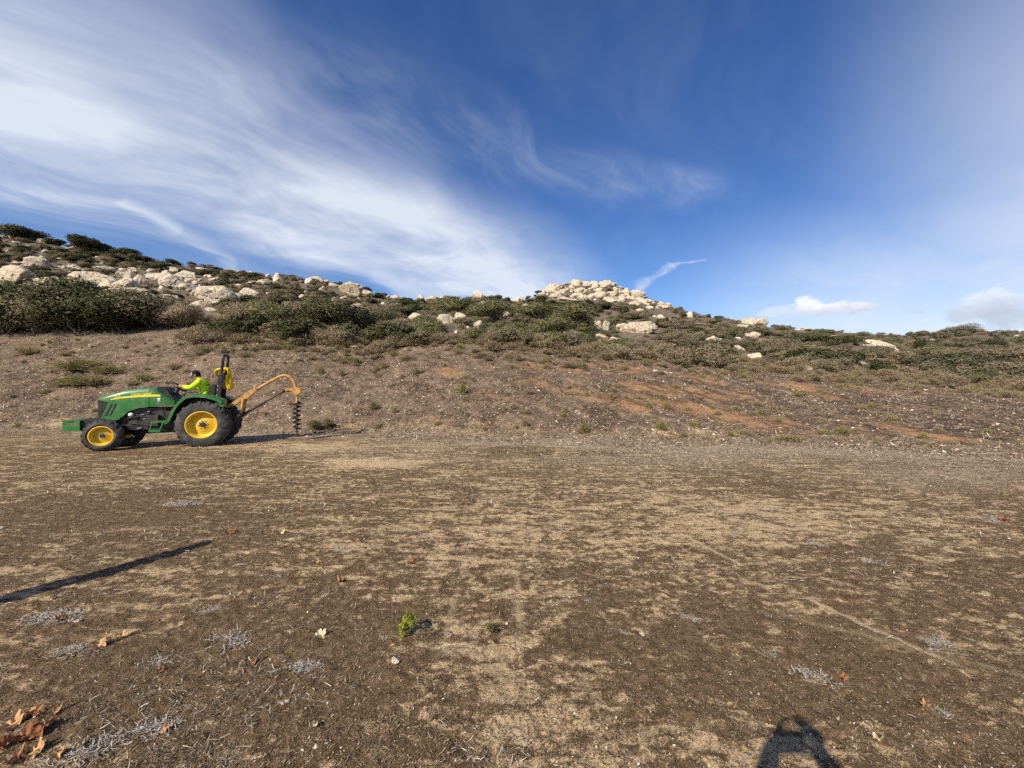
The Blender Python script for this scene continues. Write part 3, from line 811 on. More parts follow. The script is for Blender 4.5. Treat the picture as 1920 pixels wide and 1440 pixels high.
def brush_mesh(name, seed, n, mat, upright=0.6, width=0.006, heads=True, arch=0.15):
    """dome of thin dry stems, some with seed heads; also bunch grass"""
    rs = np.random.default_rng(seed)
    az = rs.uniform(0, 2 * math.pi, n); tilt = np.abs(rs.normal(0, 1 - upright, n)).clip(0, 1.35)
    Ln = rs.uniform(0.55, 1.0, n) * (1 - 0.25 * tilt)
    d = np.stack([np.sin(tilt) * np.cos(az), np.sin(tilt) * np.sin(az), np.cos(tilt)], 1)
    st = np.stack([rs.normal(0, 0.09, n), rs.normal(0, 0.09, n), np.zeros(n)], 1)
    tip = st + d * Ln[:, None] + np.stack([np.cos(az), np.sin(az), -0.6 + 0 * az], 1) * (arch * Ln * tilt)[:, None]
    mid = st + d * (Ln * 0.55)[:, None]
    side = rs.normal(size=(n, 3)); side -= (side * d).sum(1)[:, None] * d; side /= np.linalg.norm(side, axis=1)[:, None]
    w = width * rs.uniform(0.6, 1.5, n)[:, None]
    V = np.stack([st - side * w, st + side * w, mid + side * w * 0.9, mid - side * w * 0.9], 1).reshape(-1, 3)
    F = np.arange(n * 4).reshape(n, 4)
    V2 = np.stack([mid - side * w * 0.9, mid + side * w * 0.9, tip + side * w * 0.15, tip - side * w * 0.15], 1).reshape(-1, 3)
    F2 = np.arange(n * 4).reshape(n, 4) + len(V)
    t0 = rs.random(n); t1 = rs.random(n) * 0.8
    cs = np.stack([t0, t1, t0], 1).repeat(4, 0)
    Vs, Fs, Cs = [V, V2], [F, F2], [cs, cs]
    if heads:
        m = int(n * 0.9); k = rs.choice(n, m)
        f = rs.uniform(0.6, 1.0, m)[:, None]
        c = mid[k] * (1 - f) + tip[k] * f + rs.normal(0, 0.025, (m, 3))
        nr = rs.normal(size=(m, 3)); nr /= np.linalg.norm(nr, axis=1)[:, None]
        V3, F3 = leaf_quads(c, nr, 0.034 * rs.uniform(0.5, 1.4, m), rs, 0.6)
        Vs.append(V3); Fs.append(F3 + 2 * len(V)); q = rs.random(m); Cs.append(np.stack([q, rs.random(m), q], 1).repeat(4, 0))
    V = np.concatenate(Vs); V[:, 2] = np.maximum(V[:, 2], 0); V[:, 2] /= V[:, 2].max()
    V[:, :2] /= np.percentile(np.abs(V[:, :2]), 98) * 2
    return mesh_np(name, V, np.concatenate(Fs), 4, [mat], False, cols=np.concatenate(Cs))

OAK = [crown_mesh('foliage', 500 + i, 12000, 0.0165, 15, M_DARK) for i in range(3)]
OAK_ST = [stems_mesh('stem', 520 + i, OAK[i][1], M_BARK) for i in range(3)]
OLV = [crown_mesh('foliage', 540 + i, 7000, 0.018, 13, M_OLIVE, aspect=0.35) for i in range(4)]
OLV_ST = [stems_mesh('stem', 560 + i, OLV[i][1], M_BARK, 0.014) for i in range(4)]
GRN = [crown_mesh('foliage', 580 + i, 7000, 0.018, 13, M_GREEN, aspect=0.45) for i in range(3)]
GRN_ST = [stems_mesh('stem', 590 + i, GRN[i][1], M_BARK, 0.014) for i in range(3)]
OAK_S = [crown_mesh('shrub', 600 + i, 2300, 0.030, 9, M_DARK)[0] for i in range(4)]
OLV_S = [crown_mesh('shrub', 620 + i, 2300, 0.030, 9, M_OLIVE, aspect=0.4)[0] for i in range(5)]
GRN_S = [crown_mesh('shrub', 640 + i, 2300, 0.030, 9, M_GREEN, aspect=0.45)[0] for i in range(3)]
DRY_S = [brush_mesh('dry_shrub', 660 + i, 1300, M_DRY, 0.42, 0.008) for i in range(4)]
STRAW_S = [brush_mesh('grass_tuft', 680 + i, 260, M_STRAW, 0.62, 0.009, False, 0.25) for i in range(3)]
GTUFT_S = [brush_mesh('grass_tuft', 690 + i, 420, M_GTUFT, 0.5, 0.009, True, 0.2) for i in range(3)]

SHRUBS = []
def place(px, py, depth_shift=0.0):
    x, y, z = pix_ground(px, py)
    return x, y, z

def shrub_parts(name, px, py, w, h, fol, stm, label, cat='shrub', group=None, crown='foliage', trunk='stem', push=0.3):
    x, y, z = pix_ground(px, py)
    k = y / FPX; W_, H_ = w * k, h * k
    y += W_ * push; x *= y / (y - W_ * push)
    z = float(terrain_z(x, y)) - 0.05
    r = empty(name, (x, y, z), random.uniform(-math.pi, math.pi))
    r.scale = (W_, W_, H_ * 1.04)
    link(crown, fol, r); link(trunk, stm, r)
    tag(r, label, cat, group)
    return r

# the large shrubs along the top of the bank on the left, and the lone one right of the tractor
BIG = [(10, 636, 130, 108, OAK, 0, 'dark dense shrub cut by the left picture edge above the bank'),
       (72, 634, 120, 84, OLV, 0, 'greyish twiggy shrub between two dark green ones at far left'),
       (150, 631, 150, 104, OAK, 1, 'tallest dark green shrub in the left thicket'),
       (225, 627, 120, 86, OAK, 2, 'dark shrub right of the tallest one in the left thicket'),
       (290, 622, 130, 74, OLV, 1, 'olive shrub at the right end of the left thicket'),
       (345, 617, 80, 50, OLV, 2, 'low olive shrub tapering off the left thicket'),
       (452, 622, 100, 62, OLV, 3, 'loose olive shrub behind the top of the roll bar'),
       (512, 624, 96, 62, GRN, 2, 'mid green shrub left of the round lone one on the bank'),
       (560, 612, 80, 50, OLV, 2, 'small olive shrub wedged behind the round dark one'),
       (628, 634, 128, 74, OAK, 2, 'round dark shrub standing alone on the bank above the auger'),
       (712, 612, 90, 42, OLV, 1, 'pale olive shrub right of the round dark one'),
       (850, 590, 90, 34, GRN, 0, 'green bush above the pale flat rock under the saddle'),
       (930, 606, 100, 36, GRN, 1, 'rounded green bush left of the bright green patch'),
       (1005, 604, 110, 38, GRN, 2, 'wide green bush at the middle of the slope'),
       (1075, 618, 120, 46, GRN, 0, 'bright green bush left of the two rounded boulders'),
       (1030, 628, 100, 40, GRN, 1, 'low green bush below the wide green one'),
       (1340, 645, 26, 17, OLV, 0, 'round grey-green bush in front of the square pale rock'),
       (1500, 652, 100, 26, GRN, 2, 'bright green bush on the right slope above the dry brush'),
       (1830, 716, 70, 20, GRN, 0, 'low yellow-green bush on the bank near the right edge'),
       (1730, 658, 44, 26, OAK, 1, 'dark bush between the two cream rocks on the far right slope'),
       (1795, 622, 60, 18, OLV, 3, 'sparse spiky bush against the clouds on the right skyline')]
_st = {id(OAK): OAK_ST, id(OLV): OLV_ST, id(GRN): GRN_ST}
for (px, py, w, h, fam, i, lab) in BIG:
    shrub_parts('shrub', px, py, w, h, fam[i][0], _st[id(fam)][i], lab, push=0.22 if h > 60 else 0.1)

# trees on the left skyline
def tree_proto(seed, n, leaf, lift):
    me, L = crown_mesh('crown', seed, n, leaf, 12, M_DARK, lift=lift)
    co = np.empty(len(me.vertices) * 3, np.float32); me.vertices.foreach_get('co', co); co = co.reshape(-1, 3)
    co[:, 2] = 0.05 + 0.95 * co[:, 2]; me.vertices.foreach_set('co', co.ravel()); me.update()
    L = L.copy(); L[:, 2] = 0.05 + 0.95 * L[:, 2]
    rs = random.Random(seed); paths = [[((0, 0, -0.1), 0.035), ((0.02, 0.01, 0.2), 0.03), ((0.0, 0.02, 0.4), 0.024)]]
    for l in L:
        tip = Vector(l[:3]); paths.append([((0.0, 0.02, 0.3 + rs.uniform(0, 0.1)), 0.016), (tip * 0.55 + Vector((0, 0, 0.2)), 0.011), (tip, 0.004)])
    return me, tubes('trunk', paths, M_BARK, 6)
TREES = [tree_proto(705, 7000, 0.024, 0.1), tree_proto(708, 7000, 0.024, 0.05)]
for (px, py, w, h, i, lab) in [(46, 448, 60, 25, 0, 'flat-topped dark tree over the rounded boulder on the left skyline'), (168, 473, 58, 33, 1, 'round-headed dark tree right of the flat-topped one on the skyline'),
                               (103, 457, 28, 13, 1, 'small dark tree between the two larger skyline trees'), (236, 485, 46, 20, 0, 'low dark tree downhill of the round-headed one on the skyline')]:
    shrub_parts('oak_tree', px, py, w, h, TREES[i][0], TREES[i][1], lab, 'tree', None, 'crown', 'trunk', 0.0)

# ------------------------------------------------------------------ the rest of the chaparral
def covers_rock(px, py, w, h, y):
    for (x0, y0, x1, y1, ry) in ROCK_RECTS:
        if y < ry + 1.0 and px + w * 0.42 > x0 and px - w * 0.42 < x1 and py > y0 and py - h * 0.85 < y1:
            return True
    for (rx, ryy, rr) in ROCK_XY:
        if False: return True
    return False

def region_kind(px, py, s, rs):
    q = rs.random()
    if px < 480:
        return 'oak' if q < 0.36 else 'olive' if q < 0.74 else 'dry'
    if px < 780:
        return 'oak' if q < 0.18 else 'olive' if q < 0.62 else 'dry'
    if px < 1160:
        if s < 0.45: return 'green' if q < 0.40 else 'olive' if q < 0.72 else 'dry'
        return 'oak' if q < 0.35 else 'olive' if q < 0.85 else 'dry'
    return 'oak' if q < 0.05 else 'green' if q < 0.17 else 'olive' if q < 0.62 else 'dry'

def region_name(px):
    return 'left hillside' if px < 480 else 'slope below the saddle' if px < 1000 else 'slope below the knoll' if px < 1300 else 'right ridge'
KIND_LAB = {'oak': 'dark green shrub', 'olive': 'olive-brown shrub', 'green': 'leafy green shrub', 'dry': 'dry straw-brown shrub'}
FAM = {'oak': OAK_S, 'olive': OLV_S, 'green': GRN_S, 'dry': DRY_S}
def scatter_shrubs():
    rs = np.random.default_rng(99)
    cand = []
    for _ in range(15000):
        px = rs.uniform(-60, 1990)
        th = math.atan((px - 960) / FPX)
        yc, ys = np.interp(th, _T, _cyv), np.interp(th, _T, _syv)
        py = yc + 2 + (ys - 4 - yc) * rs.random()
        cand.append((px, py))
    out = []
    for px, py in cand:
        u, v = (px - 960) / FPX, (720 - py) / FPX
        x, y, z = fast_ground(px, py)
        if y is None: continue
        t, s, r = zone(x, y); s = float(s)
        kind = region_kind(px, py, s, rs)
        hgt = rs.uniform(0.5, 1.25) * (0.75 if kind == 'dry' else 1.0) * (1.25 if kind == 'oak' else 1)
        if px < 480: hgt *= 0.85
        wid = hgt * rs.uniform(1.3, 2.2)
        if px < 350 and s < 0.12: continue
        w, h = wid * FPX / y, hgt * FPX / y
        if covers_rock(px, py, w, h, y):
            if rs.random() < 0.8: continue
            wid *= 0.42; hgt *= 0.36
        dens = float(fbm(np.array(x * 0.22), np.array(y * 0.12), 3, 201))
        if rs.random() > 0.45 + 0.9 * dens + (0.2 if s > 0.9 else 0) + (0.30 if px < 820 and s > 0.25 else 0.08 if px < 820 else -0.10): continue
        if in_poly(px, py, KPOLY) and rs.random() < 0.6: continue
        out.append((px, py, x, y, wid, hgt, kind, w * h))
    return out

def _ground_table():
    """sight-line table: distance of the ground for picture columns and rows"""
    cols = np.arange(-80, 2010, 10.0); ys = np.exp(np.linspace(math.log(15), math.log(140), 700))
    tab = []
    for c in cols:
        u = (c - 960) / FPX
        row = 720 - FPX * (terrain_z(u * ys, ys, False) - CAM_H) / ys
        tab.append(row)
    return cols, ys, np.array(tab)
_GC, _GY, _GT = _ground_table()
def fast_ground(px, py):
    i = int(np.clip((px - _GC[0]) / 10, 0, len(_GC) - 2)); f = (px - _GC[i]) / 10
    row = _GT[i] * (1 - f) + _GT[i + 1] * f
    k = np.where(row <= py)[0]
    if not len(k): return 0, None, 0
    y = float(_GY[k[0]]); x = (px - 960) / FPX * y
    return x, y, 0

ALL = scatter_shrubs()
ALL.sort(key=lambda a: -a[7])
SINGLE, REST = ALL[:120], ALL[120:]
def put_shrub(x, y, wid, hgt, kind, label, group):
    z = float(terrain_z(x, y)) - 0.06
    o = link('shrub' if kind != 'dry' else 'dry_shrub', random.choice(FAM[kind]), loc=(x, y, z), rot=(random.uniform(-.08, .08), random.uniform(-.08, .08), random.uniform(0, 6.28)))
    o.scale = (wid * random.uniform(.9, 1.15), wid * random.uniform(.9, 1.15), hgt)
    tag(o, label, 'shrub', group)
    a_, b_ = project(x, y, z + hgt * 0.5); AUTO.append((o, float(a_), float(b_), wid * FPX / y, 'shrub', KIND_LAB[kind]))
    return o
for (px, py, x, y, wid, hgt, kind, a) in SINGLE:
    rn = region_name(px)
    put_shrub(x, y, wid, hgt, kind, '%s in the chaparral of the %s' % (KIND_LAB[kind], rn), '%ss of the %s' % (KIND_LAB[kind], rn))

# dry brush fringe along the top edge of the cleared bank
rsf = np.random.default_rng(5)
nf = 0
for px in np.arange(372, 1990, 14.0):
    for rep in range(2):
        pxx = px + rsf.uniform(-8, 8)
        th = math.atan((pxx - 960) / FPX); pyc = float(np.interp(th, _T, _cyv))
        x, y, z = fast_ground(pxx, pyc - rsf.uniform(-14, 9) * (1 if rsf.random() < 0.6 else 0.5))
        if y is None or (rep and rsf.random() < 0.35): continue
        h = rsf.uniform(0.35, 0.95) * (1.2 if 1150 < pxx < 1500 or pxx < 800 else 0.9); w = h * rsf.uniform(1.3, 2.0)
        side = 'left of the knoll' if pxx < 1000 else 'right of the knoll'
        q = rsf.random()
        if covers_rock(pxx, pyc, w * FPX / y, h * FPX / y, y): h *= 0.5; w *= 0.6
        if q < 0.72:
            put_shrub(x, y, w, h, 'dry', 'grey-brown dry bush in the brush along the bank top %s' % side, 'dry brush along the bank top %s' % side)
        else:
            put_shrub(x, y, w * 0.9, h * 0.8, 'olive', 'small olive bush in the brush along the bank top %s' % side, 'olive bushes along the bank top %s' % side)
        nf += 1

# everything smaller: one mass of chaparral, instanced
def point_stuff(name, pts, rots, scl, idx, protos, label):
    pc = bpy.data.collections.new(name + '_kinds')
    for i, me in enumerate(protos):
        o = bpy.data.objects.new('%s_kind_%02d' % (name, i), me)
        pc.objects.link(o)
    me = bpy.data.meshes.new(name)
    n = len(pts)
    me.vertices.add(n); me.vertices.foreach_set('co', np.ascontiguousarray(pts, np.float32).ravel())
    a = me.attributes.new('rot', 'FLOAT_VECTOR', 'POINT'); a.data.foreach_set('vector', np.ascontiguousarray(rots, np.float32).ravel())
    a = me.attributes.new('scl', 'FLOAT_VECTOR', 'POINT'); a.data.foreach_set('vector', np.ascontiguousarray(scl, np.float32).ravel())
    a = me.attributes.new('idx', 'INT', 'POINT'); a.data.foreach_set('value', np.ascontiguousarray(idx, np.int32))
    o = link(name, me)
    ng = bpy.data.node_groups.new(name + '_scatter', 'GeometryNodeTree')
    ng.interface.new_socket('Geometry', in_out='INPUT', socket_type='NodeSocketGeometry')
    ng.interface.new_socket('Geometry', in_out='OUTPUT', socket_type='NodeSocketGeometry')
    gi, go = ng.nodes.new('NodeGroupInput'), ng.nodes.new('NodeGroupOutput')
    ci = ng.nodes.new('GeometryNodeCollectionInfo'); ci.inputs['Collection'].default_value = pc
    ci.inputs['Separate Children'].default_value = True; ci.inputs['Reset Children'].default_value = True
    ip = ng.nodes.new('GeometryNodeInstanceOnPoints'); ip.inputs['Pick Instance'].default_value = True
    mp = ng.nodes.new('GeometryNodeMeshToPoints')
    ng.links.new(gi.outputs[0], mp.inputs['Mesh']); ng.links.new(mp.outputs[0], ip.inputs['Points'])
    ng.links.new(ci.outputs[0], ip.inputs['Instance'])
    for nm, typ, sock in (('rot', 'FLOAT_VECTOR', 'Rotation'), ('scl', 'FLOAT_VECTOR', 'Scale'), ('idx', 'INT', 'Instance Index')):
        na = ng.nodes.new('GeometryNodeInputNamedAttribute'); na.data_type = typ; na.inputs['Name'].default_value = nm
        ng.links.new(na.outputs['Attribute'], ip.inputs[sock])
    ng.links.new(ip.outputs[0], go.inputs[0])
    md = o.modifiers.new('scatter', 'NODES'); md.node_group = ng
    o['kind'] = 'stuff'; o['label'] = label
    return o
PS = np.array([pix_ground(a[0], a[1]) for a in SMALL]); KS = PS[:, 1] / FPX; rq = np.random.default_rng(44); WS = np.array([a[2] for a in SMALL]) * KS; HS = np.array([a[3] for a in SMALL]) * KS
point_stuff('loose_stones', PS + np.stack([0 * KS, WS * 0.3, HS * 0.2], 1), rq.uniform(-.4, .4, (len(SMALL), 3)) * np.array([1, 1, 8]), np.stack([WS, WS * 0.9, HS * 1.5], 1), rq.integers(0, 8, len(SMALL)), ROCKS[:8],
            'small pale stones lying between the boulders on the hillsides')
PROT = OAK_S + OLV_S + GRN_S + DRY_S
OFF = {'oak': 0, 'olive': len(OAK_S), 'green': len(OAK_S) + len(OLV_S), 'dry': len(OAK_S) + len(OLV_S) + len(GRN_S)}
# the same scrub carries on past both edges of the view
_re = np.random.default_rng(77)
for _ in range(2600):
    th = math.radians(_re.uniform(53.5, 74)) * (1 if _re.random() < 0.5 else -1)
    rc, rs_far = np.interp(th, _T, _RC), np.interp(th, _T, _RS)
    r_ = rc + (rs_far * 1.03 - rc) * _re.random() ** 0.8
    h_ = _re.uniform(0.5, 1.4); q_ = _re.random()
    REST.append((0, 0, r_ * math.sin(th), r_ * math.cos(th), h_ * _re.uniform(1.3, 2.2), h_, 'oak' if q_ < 0.25 else 'olive' if q_ < 0.7 else 'dry', 0))
A = REST
X_ = np.array([a[2] for a in A]); Y_ = np.array([a[3] for a in A])
Z_ = terrain_z(X_, Y_) - 0.06
rg = np.random.default_rng(12)
point_stuff('chaparral', np.stack([X_, Y_, Z_], 1), np.stack([rg.uniform(-.1, .1, len(A)), rg.uniform(-.1, .1, len(A)), rg.uniform(0, 6.28, len(A))], 1),
            np.array([(a[4], a[4], a[5]) for a in A]), [OFF[a[6]] + rg.integers(len(FAM[a[6]])) for a in A], PROT,
            'low mixed chaparral covering the hillsides between the larger shrubs')
print('shrubs', len(ALL), 'fringe', nf, 'boulders', len(ROCK_XY), 'small', len(SMALL))
# ------------------------------------------------------------------ dead stems, straw and chips lying about (uncountable)
def ribbons(P, D, N, L, Wd, bend, rs):
    """thin curved strips: centre P, direction D, face normal N"""
    S = np.cross(N, D); S /= np.linalg.norm(S, axis=1)[:, None] + 1e-9
    l = (L / 2)[:, None]; w = (Wd / 2)[:, None]; b = (bend * L)[:, None]
    a0, a1, a2 = P - D * l, P + N * b, P + D * l
    V = np.stack([a0 - S * w, a0 + S * w, a1 + S * w, a1 - S * w, a2 + S * w * 0.4, a2 - S * w * 0.4], 1).reshape(-1, 3)
    i = np.arange(len(P))[:, None] * 6
    F = np.concatenate([i + np.array([0, 1, 2, 3]), i + np.array([3, 2, 4, 5])], 0)
    return V, F

M_LITTER, _nt, _b, _o = new_mat('plant_litter')
_f, _c = attr(_nt, 'tint'); _nt.link(_c, _b.inputs['Base Color']); _b.inputs['Roughness'].default_value = 0.9; _b.inputs['Specular IOR Level'].default_value = 0.05

def palette(rs, n, cols, p, jit=0.25):
    c = np.array(cols)[rs.choice(len(cols), n, p=np.array(p) / sum(p))]
    return np.clip(c * (1 + jit * rs.normal(size=(n, 1))), 0.01, 0.8)

def litter(name, seed, n, pyr, lens, wid, tilt, cols, p, label, mask=None, bendr=0.1, lift=0.004):
    rs = np.random.default_rng(seed)
    px = rs.uniform(-320, 2240, n * 3); lo, hi = pyr
    py = rs.uniform(lo, hi, n * 3)
    Y = np.where(py > 722, CAM_H * FPX / np.maximum(py - 720, 1), 1e9)
    if hi > 860:      # level ground, direct
        X = (px - 960) / FPX * Y
        t, s, r = zone(X, Y)
        ok = (t < 0.06) & (Y < 16)
        X, Y = X[ok], Y[ok]
    else:             # the bank: pick by distance
        th = np.arctan((px - 960) / FPX)
        q = rs.random(n * 3)
        rf, rc = np.interp(th, _T, _RF), np.interp(th, _T, _RC)
        R = rf - 1.2 + (rc - rf + 1.6) * q ** 0.9
        X, Y = R * np.sin(th), R * np.cos(th)
    if mask is not None:
        k = mask(X, Y, rs); X, Y = X[k], Y[k]
    X, Y = X[:n], Y[:n]; n = len(X)
    Z = surf_z(X, Y)
    e = 0.05
    nx, ny = -(terrain_z(X + e, Y) - Z) / e * 0, 0
    gx = (terrain_z(X + 0.2, Y) - terrain_z(X - 0.2, Y)) / 0.4; gy = (terrain_z(X, Y + 0.2) - terrain_z(X, Y - 0.2)) / 0.4
    N = np.stack([-gx, -gy, np.ones(n)], 1) + rs.normal(size=(n, 3)) * tilt; N /= np.linalg.norm(N, axis=1)[:, None]
    D = rs.normal(size=(n, 3)); D[:, 2] *= 0.2; D -= (D * N).sum(1)[:, None] * N; D /= np.linalg.norm(D, axis=1)[:, None]
    sc = np.clip(Y / 9.0, 0.30, 1.0)
    L = rs.uniform(*lens, n) * rs.random(n) ** 0.6 * sc; Wd = rs.uniform(*wid, n) * sc
    P = np.stack([X, Y, Z + lift + np.abs(D[:, 2]) * L * 0.3], 1)
    V, F = ribbons(P, D, N, L, Wd, rs.uniform(-bendr, bendr * 1.5, n), rs)
    c = palette(rs, n, cols, p).repeat(6, 0)
    o = link(name, mesh_np(name, V, F, 4, [M_LITTER], False, cols=c))
    o['kind'] = 'stuff'; o['label'] = label
    return o

GREYS = [(0.28, 0.23, 0.18), (0.145, 0.112, 0.083), (0.41, 0.34, 0.25), (0.072, 0.053, 0.039), (0.23, 0.145, 0.088), (0.52, 0.46, 0.37)]
litter('dead_thatch', 31, 64000, (640, 840), (0.08, 0.30), (0.007, 0.020), 0.55, GREYS, [5, 6, 2.2, 5, 3, 0.4],
       'grey-brown thatch of dead stems covering the bank', mask=lambda X, Y, rs: rs.random(len(X)) < np.clip(0.62 + 1.1 * fbm(X * 0.5, Y * 0.7, 3, 301), 0.12, 1) * (1 - 0.95 * np.clip(1.6 * orange_mask(*project(X, Y, terrain_z(X, Y))), 0, 1)), bendr=0.2)
litter('bark_chips', 32, 19000, (640, 840), (0.05, 0.14), (0.025, 0.06), 0.35, [(0.48, 0.39, 0.29), (0.33, 0.24, 0.165), (0.46, 0.40, 0.32), (0.28, 0.15, 0.08)], [3, 4, 0.6, 2],
       'pale leaf scraps and chips strewn over the bank', bendr=0.15, mask=lambda X, Y, rs: rs.random(len(X)) > 1.3 * orange_mask(*project(X, Y, terrain_z(X, Y))))
SOILS = [(0.34, 0.25, 0.15), (0.15, 0.10, 0.06), (0.47, 0.37, 0.24), (0.08, 0.055, 0.035), (0.24, 0.21, 0.18)]
litter('straw_litter', 33, 50000, (800, 1480), (0.03, 0.12), (0.004, 0.009), 0.25, SOILS, [5, 5, 3, 4, 2], 'fine dry straw and stem bits scattered on the bare soil')
litter('soil_crumbs', 34, 72000, (800, 1480), (0.012, 0.035), (0.009, 0.022), 0.7, [(0.20, 0.14, 0.085), (0.10, 0.068, 0.04), (0.36, 0.27, 0.17), (0.05, 0.035, 0.022)], [4, 4, 1.6, 3],
       'small crumbs of dark soil on the field', lift=0.003)
litter('pale_scraps', 35, 2600, (800, 1480), (0.02, 0.06), (0.012, 0.03), 0.5, [(0.55, 0.50, 0.43), (0.46, 0.38, 0.28), (0.38, 0.35, 0.31)], [3, 3, 3], 'whitish dry leaf scraps and grit on the field', bendr=0.2)
litter('path_litter', 36, 36000, (804, 960), (0.03, 0.09), (0.008, 0.024), 0.3, GREYS, [4, 4, 4, 4, 2, 0.8], 'grey leaf litter along the foot of the bank',
       mask=lambda X, Y, rs: rs.random(len(X)) < np.clip(np.exp(-((np.interp(np.arctan2(X, Y), _T, _RF) - np.hypot(X, Y) - 0.4) / 2.6) ** 2) * (0.75 + 1.2 * fbm(X * 0.4, Y * 0.8, 3, 95)), 0.03, 1))

litter('twig_litter', 37, 9000, (900, 1480), (0.08, 0.22), (0.005, 0.011), 0.7, [(0.40, 0.35, 0.29), (0.24, 0.20, 0.16), (0.52, 0.47, 0.40), (0.13, 0.10, 0.08)], [3, 3, 1.2, 2], 'grey dead twigs matted into the soil in drifts',
       mask=lambda X, Y, rs: (lambda q: rs.random(len(X)) < np.clip((fbm(X * 1.1, Y * 2.2, 4, 331) - 0.16 + 0.22 * np.exp(-(((q[0] - 250) / 420) ** 2 + ((q[1] - 1280) / 170) ** 2))) * 4, 0.01, 1))(project(X, Y, 0 * X)), bendr=0.25, lift=0.012)

# ------------------------------------------------------------------ grass tufts and small plants on the bank
TUFTS = [(867, 742, 22, 26, 1), (872, 756, 16, 14, 0), (1095, 812, 30, 24, 1), (1240, 809, 26, 20, 1), (1216, 768, 16, 14, 0), (985, 800, 14, 16, 1), (700, 766, 18, 20, 1), (640, 700, 16, 20, 0),
         (602, 698, 16, 22, 0), (148, 722, 62, 20, 1), (180, 722, 52, 22, 1), (118, 726, 34, 17, 1), (155, 692, 96, 24, 1), (270, 712, 36, 18, 0), (205, 702, 60, 18, 1), (330, 690, 30, 14, 0),
         (545, 655, 40, 12, 0), (590, 660, 30, 12, 0), (1020, 680, 16, 14, 0), (1026, 688, 18, 12, 1), (1145, 750, 20, 14, 0), (1250, 768, 20, 14, 1), (1380, 770, 18, 12, 1), (1450, 765, 16, 12, 1),
         (1580, 812, 30, 18, 1), (1480, 824, 60, 12, 1), (1540, 815, 24, 12, 1), (1445, 830, 16, 14, 0), (1615, 765, 24, 12, 0), (1500, 740, 30, 12, 0), (1670, 790, 20, 12, 1), (1730, 835, 22, 12, 1),
         (1395, 815, 26, 12, 1), (1300, 800, 22, 14, 1), (1370, 820, 18, 12, 1), (1290, 770, 18, 12, 0), (910, 806, 16, 10, 0), (820, 800, 14, 12, 0), (740, 775, 16, 14, 0), (945, 770, 14, 12, 0),
         (1060, 775, 18, 14, 0), (1150, 735, 16, 10, 0), (780, 700, 20, 12, 0), (720, 690, 22, 12, 0), (660, 675, 24, 12, 0), (960, 690, 20, 12, 0), (1500, 868, 14, 8, 1), (1355, 870, 10, 8, 0),
         (1460, 790, 14, 10, 1), (60, 660, 50, 14, 0), (380, 660, 40, 14, 0), (460, 668, 34, 12, 0), (90, 735, 26, 10, 0), (250, 725, 26, 12, 1)]
for i, (px, py, w, h, g) in enumerate(TUFTS):
    x, y, z = pix_ground(px, py); k = y / FPX
    side = 'left part of the bank' if px < 480 else 'middle of the bank' if px < 1100 else 'right part of the bank'
    o = link('grass_tuft', random.choice(GTUFT_S if g else STRAW_S), loc=(x, y, z - 0.02), rot=(0, 0, random.uniform(0, 6.28)), scale=(w * k * 1.1, w * k * 1.1, h * k))
    tag(o, '%s grass tuft among the thatch on the %s' % ('greenish' if g else 'straw-coloured', side), 'grass tuft', '%s tufts on the %s' % ('greenish' if g else 'straw', side))
    AUTO.append((o, px, py, w, 'tuft', ('greenish' if g else 'straw-coloured') + ' grass tuft'))
for (px, py, w, h, lab) in [(592, 806, 30, 22, 'green weed at the foot of the bank right of the auger'), (617, 800, 26, 20, 'low green weed just uphill of the one beside the auger')]:
    x, y, z = pix_ground(px, py); k = y / FPX
    r = empty('weed', (x, y, z - 0.02)); r.scale = (w * k, w * k, h * k)
    link('foliage', GRN[1][0], r); link('stem', GRN_ST[1], r); tag(r, lab, 'weed')
rs_ = random.Random(8)
pts, rots, scl, idx = [], [], [], []
TK = STRAW_S + GTUFT_S + DRY_S[:2]
for _ in range(330):
    th = math.atan((rs_.uniform(-40, 1960) - 960) / FPX)
    rf, rc = np.interp(th, _T, _RF), np.interp(th, _T, _RC)
    r = rf + (rc - rf) * rs_.random() ** 0.7
    x, y = r * math.sin(th), r * math.cos(th)
    h = rs_.uniform(0.06, 0.24); w = h * rs_.uniform(1.0, 2.2)
    pts.append((x, y, float(terrain_z(x, y)) - 0.01)); rots.append((0, 0, rs_.uniform(0, 6.28))); scl.append((w, w, h)); idx.append(rs_.randrange(len(TK)))
for _ in range(420):
    th = math.atan((rs_.uniform(330, 1960) - 960) / FPX)
    rf, rc = np.interp(th, _T, _RF), np.interp(th, _T, _RC)
    r = rf + (rc - rf) * (1.02 - 0.34 * rs_.random() ** 1.7)
    x, y = r * math.sin(th), r * math.cos(th)
    h = rs_.uniform(0.12, 0.42); w = h * rs_.uniform(1.2, 2.4)
    pts.append((x, y, float(terrain_z(x, y)) - 0.02)); rots.append((0, 0, rs_.uniform(0, 6.28))); scl.append((w, w, h)); idx.append(rs_.choice([0, 1, 2, 6, 7, 6, 7]))
point_stuff('small_tufts', np.array(pts), np.array(rots), np.array(scl), idx, TK, 'tiny dry tufts and sprigs dotted over the bank')

